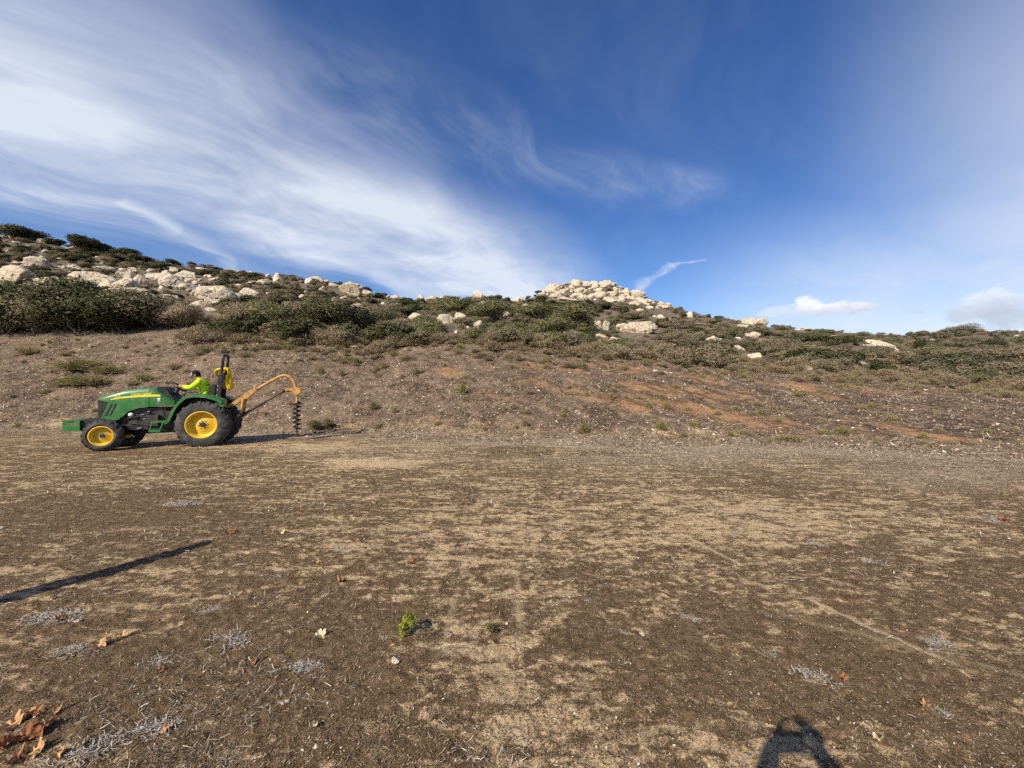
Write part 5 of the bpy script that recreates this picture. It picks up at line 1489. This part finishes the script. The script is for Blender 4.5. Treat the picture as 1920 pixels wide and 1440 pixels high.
for s in (-1, 1):
    prism('fender_liner', [(-0.83, 0.62)] + [(p.x * 0.985, p.z - 0.03) for p in FP[4:]] + [(0.42, 0.9), (0.0, 0.75)], s * 0.225 - 0.012, s * 0.225 + 0.012, BLACK, tractor, 0)
    box('platform', -1.12, -0.74, -0.60 if s < 0 else 0.24, -0.24 if s < 0 else 0.60, 0.725, 0.765, GREEN, tractor, 0.01)
tube('grab_handle', curve_pts([(-0.47, -0.55, 1.43), (-0.40, -0.55, 1.51), (-0.25, -0.55, 1.545), (-0.12, -0.55, 1.54), (-0.08, -0.55, 1.49)], 6), 0.013, BLACK, tractor, 8)
st = prism('step', [(-1.17, 0.505), (-1.16, 0.54), (-0.93, 0.52), (-0.91, 0.47), (-1.15, 0.475)], -0.60, -0.40, GREEN, tractor)
tube('step_hanger', [(-1.09, -0.585, 0.73), (-1.155, -0.585, 0.51)], 0.016, GREEN, st, 8)
tube('step_hanger', [(-0.85, -0.585, 0.73), (-0.93, -0.585, 0.50)], 0.02, GREEN, st, 8)
prism('dashboard', [(-1.15, 1.60), (-1.11, 1.69), (-1.02, 1.70), (-0.95, 1.66), (-0.88, 1.54), (-0.78, 1.42), (-0.735, 1.31), (-0.80, 1.34), (-1.0, 1.47)], -0.27, 0.27, BLACK, tractor, 0.02)
tube('steering_column', [(-0.86, 0, 1.42), (-0.745, 0, 1.68)], [0.06, 0.035], STEEL, tractor)
cw = Vector((-0.742, 0, 1.69)); dr = Vector((0.311, 0, -0.245)).normalized()
sw = tube('steering_wheel', [cw + dr * 0.198 * math.cos(a) + Vector((0, 1, 0)) * 0.198 * math.sin(a) for a in np.linspace(0, 2 * math.pi, 33)[:-1]], 0.017, BLACK, tractor, 8, True)
for a in (0.3, 2.4, 4.5):
    tube('spoke', [cw - Vector((0.02, 0, 0.025)), cw + (dr * math.cos(a) + Vector((0, 1, 0)) * math.sin(a)) * 0.19], 0.012, BLACK, sw, 6)
SEAT_Y = paint('yellow_vinyl', (0.66, 0.45, 0.03), 0.5, 0.2)
seat = prism('seat', [(-0.46, 1.22), (-0.48, 1.31), (-0.40, 1.34), (0.0, 1.31), (0.10, 1.30), (0.12, 1.20)], -0.25, 0.25, BLACK, tractor, 0.03)
prism('backrest', [(0.06, 1.28), (0.01, 1.35), (0.09, 1.70), (0.15, 1.76), (0.20, 1.72), (0.17, 1.30)], -0.22, 0.22, BLACK, tractor, 0.03)
tube('lever', [(-0.45, -0.30, 1.10), (-0.50, -0.30, 1.50)], 0.012, BLACK, tractor, 8)
# roll bar
ry = 0.19
def rops_post(s):
    return prism('roll_bar_post', [(0.16, 0.95), (0.27, 0.95), (0.375, 2.02), (0.385, 2.12), (0.30, 2.12), (0.275, 2.0)], s * ry - 0.035, s * ry + 0.035, BLACK, tractor, 0.008)
rops_post(-1); rops_post(1)
tube('roll_bar_hoop', curve_pts([(0.335, -ry, 2.02), (0.355, -ry, 2.25), (0.385, -ry, 2.52), (0.392, -ry * 0.75, 2.60), (0.395, 0, 2.622), (0.392, ry * 0.75, 2.60), (0.385, ry, 2.52), (0.355, ry, 2.25), (0.335, ry, 2.02)], 6), 0.040, BLACK, tractor, 10)
for s in (-1, 1):
    bm = bmesh.new(); bm_lathe(bm, [(0.002, s * (ry + 0.05)), (0.04, s * (ry + 0.05)), (0.045, s * (ry - 0.05))], 0.335, 0, 2.06, 14); finish(bm, 'pivot_pin', STEEL, tractor, True)
    for zz in (1.60, 1.72, 1.45):
        bm = bmesh.new(); bm_lathe(bm, [(0.002, s * (ry + 0.048)), (0.018, s * (ry + 0.048)), (0.018, s * ry)], 0.255 + (zz - 1.6) * 0.1, 0, zz, 8); finish(bm, 'bolt', SILVER, tractor)
box('roll_bar_base', 0.12, 0.34, -0.24, 0.24, 0.90, 1.06, BLACK, tractor, 0.02)
box('tail_box', 0.30, 0.50, -0.50, -0.24, 1.12, 1.27, GREEN, tractor, 0.02)
for s in (-1, 1):
    tube('lower_link', [(0.20, s * 0.20, 0.52), (0.83, s * 0.27, 0.86)], 0.030, STEEL, tractor, 8)
    tube('lift_arm', [(0.28, s * 0.22, 1.02), (0.55, s * 0.24, 1.00), (0.60, s * 0.24, 0.74)], 0.022, STEEL, tractor, 8)

# ------------------------------------------------------------------ post hole digger hanging from the hitch
dig = empty('post_hole_digger', TR_O, TR_PSI)
tag(dig, 'orange gooseneck post hole digger with black auger carried behind the green tractor', 'auger')
boom_p = curve_pts([(1.70, 0, 1.955), (1.80, 0, 2.005), (1.90, 0, 2.032), (2.00, 0, 2.02), (2.09, 0, 1.965), (2.15, 0, 1.875), (2.195, 0, 1.76), (2.225, 0, 1.62)], 4)
boom = tube('boom', [(0.42, 0, 1.095), (0.8, 0, 1.36), (1.25, 0, 1.665)] + boom_p, 0.043, ORANGE_P, dig, 14)
for s in (-1, 1):
    prism('boom_plate', [(0.56, 1.11), (0.50, 1.17), (1.02, 1.59), (1.18, 1.66), (1.20, 1.58), (0.98, 1.37)], s * 0.075 - 0.012, s * 0.075 + 0.012, ORANGE_P, boom, 0.004)
for yy, nm in ((-0.10, 'upright'), (0.10, 'upright')):
    tube(nm, [(0.86, yy, 1.34), (0.83, yy, 1.10), (0.79, yy, 0.89)], 0.042, ORANGE_P, dig, 10)
tube('hitch_bar', [(0.81, -0.33, 0.87), (0.81, 0.33, 0.87)], 0.032, STEEL, dig, 10)
tube('drive_line', [(0.83, 0, 0.86), (0.87, 0, 0.885), (0.94, 0, 0.932), (1.40, 0, 1.228), (1.42, 0, 1.240), (1.86, 0, 1.522), (1.90, 0, 1.55), (1.95, 0, 1.58)], [0.04, 0.055, 0.034, 0.034, 0.028, 0.028, 0.055, 0.035], BLACK, dig, 12)
gb = prism('gear_housing', [(2.12, 1.52), (2.12, 1.64), (2.17, 1.67), (2.28, 1.67), (2.37, 1.62), (2.38, 1.55), (2.34, 1.50), (2.31, 1.45), (2.19, 1.45)], -0.09, 0.09, ORANGE_P, dig, 0.025)
tube('input_neck', [(1.94, 0, 1.585), (2.00, 0, 1.585), (2.02, 0, 1.585), (2.14, 0, 1.58)], [0.06, 0.06, 0.048, 0.06], ORANGE_P, gb, 14)
tube('output_neck', [(2.252, 0, 1.45), (2.252, 0, 1.39), (2.252, 0, 1.385), (2.252, 0, 1.20)], [0.06, 0.055, 0.03, 0.026], ORANGE_P, gb, 12)
tube('pin', [(2.40, 0, 1.60), (2.50, 0, 1.605)], 0.014, STEEL, gb, 8)
aug = tube('auger_shaft', [(2.252, 0, 1.26), (2.252, 0, 0.33), (2.252, 0, 0.30), (2.252, 0, 0.20)], [0.024, 0.024, 0.03, 0.004], STEEL, dig, 10)
bm = bmesh.new(); turns, pitch, prev = 6.1, 0.137, None
for i in range(int(turns * 28) + 1):
    a = 2 * math.pi * i / 28; z = 1.215 - pitch * i / 28
    ro = 0.118 * (0.9 + 0.1 * min(1, i / 20))
    cur = [bm.verts.new((2.252 + r * math.cos(a), r * math.sin(a), z + dz)) for r, dz in ((0.02, 0.018), (ro, 0.008), (ro, -0.022), (0.02, -0.032))]
    if prev:
        for k in range(4): bm.faces.new((prev[k], prev[(k + 1) % 4], cur[(k + 1) % 4], cur[k]))
    prev = cur
finish(bm, 'flighting', paint('worn_black_steel', (0.018, 0.016, 0.015), 0.5, 0.35, 0.2, dustc=(0.09, 0.065, 0.05)), aug, True)
tube('cutting_tooth', [(2.17, 0, 0.37), (2.16, 0, 0.31)], [0.02, 0.006], SILVER, aug, 6)

# ------------------------------------------------------------------ people
def skin_mesh(name, joints, edges, root, levels=2):
    """joints: name -> (position, radius or (rx, ry)); one continuous body"""
    keys = list(joints); me = bpy.data.meshes.new(name)
    me.from_pydata([joints[k][0] for k in keys], [(keys.index(a), keys.index(b)) for a, b in edges], [])
    o = bpy.data.objects.new(name, me); COL.objects.link(o)
    o.modifiers.new('skin', 'SKIN'); sub = o.modifiers.new('sub', 'SUBSURF'); sub.levels = levels; sub.render_levels = levels
    sl = me.skin_vertices[0].data
    for i, k in enumerate(keys):
        r = joints[k][1]; sl[i].radius = r if isinstance(r, tuple) else (r, r); sl[i].use_root = (k == root)
    bpy.context.view_layer.update()
    m2 = bpy.data.meshes.new_from_object(o.evaluated_get(bpy.context.evaluated_depsgraph_get()))
    bpy.data.objects.remove(o)
    m2.polygons.foreach_set('use_smooth', [True] * len(m2.polygons))
    return m2

def cloth(name, c, sc=14, contrast=0.25):
    m, nt, b, out = new_mat(name)
    n = ex_noise(nt, pos_socket(nt, True), sc, 4, 0.6)
    nt.link(ex_mix(nt, n.smooth(0.3, 0.7), tuple(x * (1 - contrast) for x in c), c), b.inputs['Base Color'])
    b.inputs['Roughness'].default_value = 0.85
    bump(nt, b, n, 0.6, 0.02)
    return m
LIME = cloth('high_visibility_cloth', (0.58, 0.80, 0.03)); DENIM = cloth('dark_denim', (0.05, 0.06, 0.09)); SKINM = cloth('skin', (0.40, 0.22, 0.14), 8, 0.12)
HAIR = cloth('dark_hair', (0.015, 0.012, 0.01)); CAPB = cloth('black_cap_cloth', (0.015, 0.015, 0.017)); CAPG = cloth('grey_cap_cloth', (0.33, 0.33, 0.32)); BOOT = cloth('boot_leather', (0.06, 0.04, 0.025)); SHIRT2 = cloth('blue_work_shirt', (0.08, 0.12, 0.2))
YJ = cloth('yellow_rain_cloth', (0.78, 0.56, 0.02), 9, 0.35)

def hand_joints(J, E, pre, wrist, fwd, side, palm_n, curl, size=1.0):
    """palm with five unequal bent fingers; fwd = finger direction, side = towards the thumb"""
    w = Vector(wrist); f = Vector(fwd).normalized(); s = Vector(side).normalized(); n = Vector(palm_n).normalized()
    J[pre + 'palm'] = (w + f * 0.05 * size, (0.030 * size, 0.018 * size)); E.append((pre + 'wrist', pre + 'palm'))
    for i, (off, ln) in enumerate(((0.030, 0.072), (0.010, 0.080), (-0.010, 0.075), (-0.030, 0.060))):
        k = w + f * 0.085 * size + s * off * size
        J['%sk%d' % (pre, i)] = (k, 0.011 * size); E.append((pre + 'palm', '%sk%d' % (pre, i)))
        p, d = k, f.copy()
        for j in range(3):
            d = (d * math.cos(curl) + n * math.sin(curl)).normalized(); p = p + d * ln * size / 2.4
            J['%sf%d_%d' % (pre, i, j)] = (p, (0.0095 - 0.001 * j) * size); E.append(('%sk%d' % (pre, i) if j == 0 else '%sf%d_%d' % (pre, i, j - 1), '%sf%d_%d' % (pre, i, j)))
    t0 = w + f * 0.025 * size + s * 0.032 * size; t1 = t0 + (s * 0.7 + f * 0.5 + n * 0.3).normalized() * 0.035 * size; t2 = t1 + (f + n * 0.7 + s * 0.1).normalized() * 0.035 * size
    for nm, p, r in (('t0', t0, 0.013), ('t1', t1, 0.011), ('t2', t2, 0.009)): J[pre + nm] = (p, r * size)
    E += [(pre + 'palm', pre + 't0'), (pre + 't0', pre + 't1'), (pre + 't1', pre + 't2')]

def body(name, J, arms, legs, spine, hands, curl, size=1.0):
    E = list(zip(spine, spine[1:]))
    for a in arms: E += list(zip(a, a[1:]))
    for l in legs: E += list(zip(l, l[1:]))
    for pre, fwd, side, pn in hands: hand_joints(J, E, pre, J[pre + 'wrist'][0], fwd, side, pn, curl, size)
    return skin_mesh(name, J, E, spine[0])

def face_mats(me, mats, fn):
    for m in mats: me.materials.append(m)
    for p in me.polygons: p.material_index = fn(p.center)

def near_seg(c, a, b):
    a, b = Vector(a), Vector(b); t = max(0, min(1, (c - a).dot(b - a) / (b - a).length_squared)); return (c - a - (b - a) * t).length

def head_extras(parent, c, fx, tilt, scale=1.0, cap=True):
    """eyes, nose, ears, hair and a peaked cap on a head centred at c, looking along -x tilted down"""
    R = Matrix.Rotation(tilt, 4, 'Y')
    def put(o): o.matrix_parent_inverse.identity(); o.location = c; o.rotation_euler = (0, tilt, fx); return o
    bm = bmesh.new(); bmesh.ops.create_uvsphere(bm, u_segments=20, v_segments=14, radius=1)
    for v in list(bm.verts):
        v.co = Vector((v.co.x * 0.102 + 0.012, v.co.y * 0.085, v.co.z * 0.115 + 0.005))
    bmesh.ops.delete(bm, geom=[v for v in bm.verts if v.co.x < -0.02 and v.co.z < 0.05], context='VERTS')
    put(finish(bm, 'hair', HAIR, parent, True))
    bm = bmesh.new()
    for s in (-1, 1):
        bmesh.ops.create_uvsphere(bm, u_segments=8, v_segments=6, radius=0.012, matrix=Matrix.Translation((-0.088, s * 0.033, 0.005)))
    put(finish(bm, 'eyes', WHITE, parent, True))
    bm = bmesh.new(); bmesh.ops.create_cone(bm, segments=8, radius1=0.018, radius2=0.006, depth=0.05, matrix=Matrix.Translation((-0.108, 0, -0.015)) @ Matrix.Rotation(-0.35, 4, 'Y')); put(finish(bm, 'nose', SKINM, parent, True))
    bm = bmesh.new(); bm_box(bm, -0.100, -0.085, -0.024, 0.024, -0.056, -0.048); put(finish(bm, 'mouth', cloth('lips', (0.3, 0.12, 0.09)), parent))
    bm = bmesh.new()
    for s in (-1, 1): bmesh.ops.create_uvsphere(bm, u_segments=8, v_segments=6, radius=1, matrix=Matrix.Translation((0.0, s * 0.083, -0.005)) @ Matrix.Diagonal((0.02, 0.01, 0.032, 1)))
    put(finish(bm, 'ears', SKINM, parent, True))
    if cap:
        bm = bmesh.new(); bmesh.ops.create_uvsphere(bm, u_segments=24, v_segments=14, radius=1)
        for v in bm.verts: v.co = Vector((v.co.x * 0.116, v.co.y * 0.098, v.co.z * 0.105 + 0.035))
        bmesh.ops.delete(bm, geom=[v for v in bm.verts if v.co.z < 0.035], context='VERTS')
        me = finish(bm, 'cap', CAPB, parent, True); put(me); me.data.materials.append(CAPG)
        for p in me.data.polygons:
            if p.center.x < -0.055: p.material_index = 1
        bm = bmesh.new(); rows = []
        for i in range(13):
            a = math.radians(110 + 140 * i / 12); ca, sa = math.cos(a), math.sin(a)
            inn = Vector((0.112 * ca, 0.095 * sa, 0.045)); outr = Vector((0.112 * ca - 0.085 * max(0, -ca) ** 1.2, 0.097 * sa, 0.022))
            rows.append([bm.verts.new(p) for p in (inn, outr, outr - Vector((0, 0, 0.006)), inn - Vector((0, 0, 0.006)))])
        for A, B in zip(rows, rows[1:]):
            for k in range(4): bm.faces.new((A[k], A[(k + 1) % 4], B[(k + 1) % 4], B[k]))
        b = finish(bm, 'cap_brim', CAPG, parent, True); put(b)

driver = empty('person', TR_O, TR_PSI)
tag(driver, 'person in lime high visibility shirt and black cap leaning over the steering wheel', 'person')
hz = 2.035
J = {'pelvis': ((-0.10, 0, 1.43), (0.15, 0.12)), 'waist': ((-0.09, 0, 1.56), (0.175, 0.155)), 'chest': ((-0.13, 0, 1.72), (0.205, 0.165)), 'upper': ((-0.185, 0, 1.845), (0.175, 0.12)), 'neck': ((-0.255, 0, 1.925), 0.06), 'jaw': ((-0.31, 0, 1.98), (0.075, 0.075)), 'head': ((-0.335, 0, 2.045), (0.085, 0.095)), 'crown': ((-0.34, 0, 2.095), (0.06, 0.065))}
for s, q in ((-1, 'L'), (1, 'R')):
    J.update({q + 'sho': ((-0.19, s * 0.20, 1.825), 0.10), q + 'elb': ((-0.36, s * 0.27, 1.655), 0.085), q + 'fore': ((-0.47, s * 0.24, 1.68), 0.075), q + 'wrist': ((-0.60, s * 0.19, 1.715), 0.030)})
    J.update({q + 'hip': ((-0.14, s * 0.11, 1.41), 0.105), q + 'knee': ((-0.56, s * 0.17, 1.38), 0.072), q + 'shin': ((-0.66, s * 0.17, 1.12), 0.058), q + 'ank': ((-0.72, s * 0.17, 0.86), 0.045), q + 'toe': ((-0.90, s * 0.18, 0.80), 0.04)})
me = body('driver_body', J, [('upper', q + 'sho', q + 'elb', q + 'fore', q + 'wrist') for q in 'LR'], [('pelvis', q + 'hip', q + 'knee', q + 'shin', q + 'ank', q + 'toe') for q in 'LR'], ['pelvis', 'waist', 'chest', 'upper', 'neck', 'jaw', 'head', 'crown'],
          [('L', (-0.8, 0.35, 0.15), (0.2, 0.5, 0.8), (0.1, 0.6, -0.7)), ('R', (-0.8, -0.35, 0.15), (0.2, -0.5, 0.8), (0.1, -0.6, -0.7))], 0.55)
def dm(c):
    if c.z > 1.935 and c.x < -0.2 and abs(c.y) < 0.13 and c.z > 1.90 - (c.x + 0.25) * 0.5: return 1
    if c.x < -0.555 and c.z > 1.6: return 1
    if c.z < 1.50 and not (c.z > 1.44 and c.x > -0.24): return 3 if c.z < 0.93 else 2
    return 0
face_mats(me, [LIME, SKINM, DENIM, BOOT], dm)
link('body', me, driver)
head_extras(driver, (-0.338, 0, hz), 0.0, -0.35)

# yellow jacket hung over the roll bar
jk = empty('jacket', TR_O, TR_PSI)
tag(jk, 'yellow rain jacket draped over the black roll bar of the tractor', 'jacket')
bm = bmesh.new(); prev = None
path = curve_pts([(0.19, 0, 1.99), (0.145, 0, 2.07), (0.165, 0, 2.17), (0.26, 0, 2.215), (0.36, 0, 2.225), (0.455, 0, 2.20), (0.49, 0, 2.06), (0.515, 0, 1.90), (0.535, 0, 1.76), (0.53, 0, 1.66), (0.47, 0, 1.61)], 4)
for i, p in enumerate(path):
    t = (path[min(i + 1, len(path) - 1)] - path[max(i - 1, 0)]).normalized(); n = Vector((-t.z, 0, t.x)); u = i / (len(path) - 1)
    th = 0.020 + 0.020 * math.sin(math.pi * u); wd = 0.07 + 0.07 * u + 0.02 * math.sin(9 * u)
    ring = []
    for s in range(16):
        a = 2 * math.pi * s / 16; f = 1 + 0.16 * math.sin(3 * a + 7 * u)
        ring.append(bm.verts.new(p + n * math.cos(a) * th * f + Vector((0, 1, 0)) * math.sin(a) * wd * f))
    if prev:
        for s in range(16): bm.faces.new((prev[s], prev[(s + 1) % 16], ring[(s + 1) % 16], ring[s]))
    else: bm.faces.new(ring[::-1])
    prev = ring
bm.faces.new(prev)
finish(bm, 'shell', YJ, jk, True)
bm = bmesh.new()
for k in range(2):
    pts_ = [Vector((0.455 - 0.02 * k, -0.12 + 0.26 * k, 2.05)), Vector((0.435 - 0.02 * k, -0.13 + 0.28 * k, 1.85)), Vector((0.47, -0.12 + 0.26 * k, 1.66))]
    prevr = None
    for i, p in enumerate(pts_):
        ring = [bm.verts.new(p + Vector((math.cos(a) * 0.04, math.sin(a) * 0.035, 0))) for a in np.linspace(0, 2 * math.pi, 11)[:-1]]
        if prevr:
            for s in range(10): bm.faces.new((prevr[s], prevr[(s + 1) % 10], ring[(s + 1) % 10], ring[s]))
        prevr = ring
finish(bm, 'sleeves', YJ, jk, True)

# ------------------------------------------------------------------ the photographer behind the lens and the post beside the field: only their shadows show
ph = empty('person', (0, 0, 0))
tag(ph, 'person in blue work shirt holding up a phone, known by the shadow at lower right', 'person')
bz = -0.02
J = {'pelvis': ((0.04, -0.52, 0.96), (0.16, 0.11)), 'waist': ((0.04, -0.52, 1.10), (0.15, 0.11)), 'chest': ((0.04, -0.52, 1.28), (0.18, 0.12)), 'upper': ((0.04, -0.52, 1.42), (0.16, 0.09)), 'neck': ((0.04, -0.50, 1.50), 0.055), 'jaw': ((0.04, -0.48, 1.57), 0.07), 'head': ((0.04, -0.48, 1.65), (0.085, 0.095)), 'crown': ((0.04, -0.48, 1.70), 0.06)}
for s, q in ((-1, 'L'), (1, 'R')):
    J.update({q + 'sho': ((0.04 + s * 0.19, -0.50, 1.40), 0.07), q + 'elb': ((0.04 + s * 0.27, -0.26, 1.43), 0.085), q + 'fore': ((0.02 + s * 0.20, -0.16, 1.57), 0.075), q + 'wrist': ((s * 0.125, -0.085, 1.69), 0.042)})
    J.update({q + 'hip': ((0.04 + s * 0.10, -0.52, 0.90), 0.10), q + 'knee': ((0.04 + s * 0.12, -0.50, 0.49), 0.07), q + 'ank': ((0.04 + s * 0.13, -0.53, 0.09), 0.048), q + 'toe': ((0.04 + s * 0.15, -0.36, 0.04), 0.038)})
me = body('photographer_body', J, [('upper', q + 'sho', q + 'elb', q + 'fore', q + 'wrist') for q in 'LR'], [('pelvis', q + 'hip', q + 'knee', q + 'ank', q + 'toe') for q in 'LR'], ['pelvis', 'waist', 'chest', 'upper', 'neck', 'jaw', 'head', 'crown'],
          [('L', (0.25, 0.1, 0.95), (0.6, 0.5, -0.1), (0.5, -0.1, 0.0)), ('R', (-0.25, 0.1, 0.95), (-0.6, 0.5, -0.1), (-0.5, -0.1, 0.0))], 0.2, 1.2)
def pm(c):
    if c.z > 1.525 and c.y < -0.3: return 1
    if c.z > 1.67: return 1
    if c.z < 0.98: return 3 if c.z < 0.10 else 2
    return 0
face_mats(me, [SHIRT2, SKINM, DENIM, BOOT], pm)
link('body', me, ph)
h_ = empty('x'); bpy.data.objects.remove(h_)
head_extras(ph, (0.04, -0.48, 1.645), -math.pi / 2, 0.0, cap=False)
phone = box('phone', -0.085, 0.085, -0.047, -0.036, 1.68, 1.79, BLACK, None, 0.003)
tag(phone, 'black phone held up by the photographer, behind the viewpoint', 'phone')
tip = Vector(pix_ground(385, 1019)); hp = 1.62
base = Vector((tip.x - hp / math.tan(SUN_EL) * math.sin(SUN_AZ), tip.y - hp / math.tan(SUN_EL) * math.cos(SUN_AZ), 0))
post = empty('fence_post', (base.x, base.y, float(terrain_z(base.x, base.y)) - 0.05))
tag(post, 'weathered wooden post just outside the left edge, casting the long shadow', 'post')
M_POST = bark_material('weathered_wood', (0.20, 0.16, 0.12), (0.36, 0.31, 0.25), 12)
tube('shaft', [(0, 0, -0.2), (0.0, 0, 0.5), (0.01, 0.01, 1.1), (0.0, 0.01, 1.52), (0.0, 0.01, 1.655), (0.0, 0.01, 1.67)], [0.105, 0.105, 0.10, 0.085, 0.06, 0.03], M_POST, post, 14)
tube('wire_staple', [(0.07, -0.06, 1.2), (0.10, -0.08, 1.22), (0.075, -0.06, 1.25)], 0.006, STEEL, post, 6)
# ------------------------------------------------------------------ labels that say which one, from the nearest landmark
LAND = [(32, 437, 'the rounded skyline boulder'), (46, 430, 'the flat-topped skyline tree'), (168, 452, 'the round-headed skyline tree'), (138, 465, 'the long skyline slab'), (58, 486, 'the layered far left ledge'),
        (14, 516, 'the outcrop at the left edge'), (95, 528, 'the rough outcrop over the thicket'), (165, 520, 'the wide sloping slab'), (240, 519, 'the perched stone'), (312, 526, 'the slanting broken outcrop'), (394, 538, 'the big dome boulder'),
        (517, 519, 'the upright pale stone'), (591, 517, 'the flat-topped tan boulder'), (657, 541, 'the peaked tan outcrop'), (628, 600, 'the lone round dark shrub'), (452, 590, 'the shrub behind the roll bar'), (787, 559, 'the rounded saddle boulder'),
        (838, 597, 'the flat rock under the saddle'), (778, 597, 'the layered grey-white rock'), (1036, 542, 'the left shoulder boulder'), (1080, 526, 'the knoll top boulder'), (1136, 532, 'the blocky knoll boulder'), (1192, 549, 'the right shoulder boulder'),
        (1067, 561, 'the long knoll foot slab'), (1130, 614, 'the twin rounded boulders'), (1199, 616, 'the big split boulder'), (1335, 634, 'the square pale rock'), (1430, 603, 'the pointed skyline boulder'), (1416, 633, 'the white jagged rock'),
        (1421, 662, 'the grey rounded boulder'), (1500, 640, 'the bright green right bush'), (1665, 644, 'the largest right slab'), (1754, 643, 'the tall right rock face'), (1616, 676, 'the small grey boulder'), (1680, 679, 'the bright smooth boulder'),
        (1845, 615, 'the white skyline rocks'), (1075, 598, 'the bright green bush'), (930, 590, 'the rounded green bush'), (556, 780, 'the auger'), (240, 725, 'the tractor hood'), (1250, 731, 'the brightest orange scar'), (1505, 726, 'the upper right orange streak'),
        (1700, 805, 'the lower right orange streak'), (840, 697, 'the small lone orange scar'), (662, 651, 'the flat white bank rock'), (1887, 713, 'the lone right edge stone'), (1830, 705, 'the yellow-green right bush'), (60, 590, 'the left thicket'), (290, 590, 'the end of the left thicket')]
SIZES = {'boulder': ((8, 'tiny'), (13, 'small'), (19, 'middling'), (1e9, 'broad')), 'shrub': ((20, 'small'), (27, 'middling'), (36, 'wide'), (1e9, 'sprawling')), 'tuft': ((17, 'small'), (27, 'middling'), (1e9, 'broad'))}
def which_side(dx, dy):
    a = math.degrees(math.atan2(-dy * 1.6, dx)) % 360
    return ['right of', 'above and right of', 'above', 'above and left of', 'left of', 'below and left of', 'below', 'below and right of'][int((a + 22.5) // 45) % 8]
for (o, px, py, w, cat, noun) in AUTO:
    lx, ly, ph_ = min(LAND, key=lambda l: (l[0] - px) ** 2 + (1.6 * (l[1] - py)) ** 2)
    d = math.hypot(lx - px, 1.6 * (ly - py))
    size = next(nm for lim, nm in SIZES[cat] if w < lim)
    how = 'just ' if d < 22 else 'a little ' if d < 50 else '' if d < 90 else 'well '
    o['label'] = '%s %s %s%s %s' % (size, noun, how, which_side(px - lx, py - ly), ph_)
    o['group'] = '%ss around %s' % (noun, ph_)
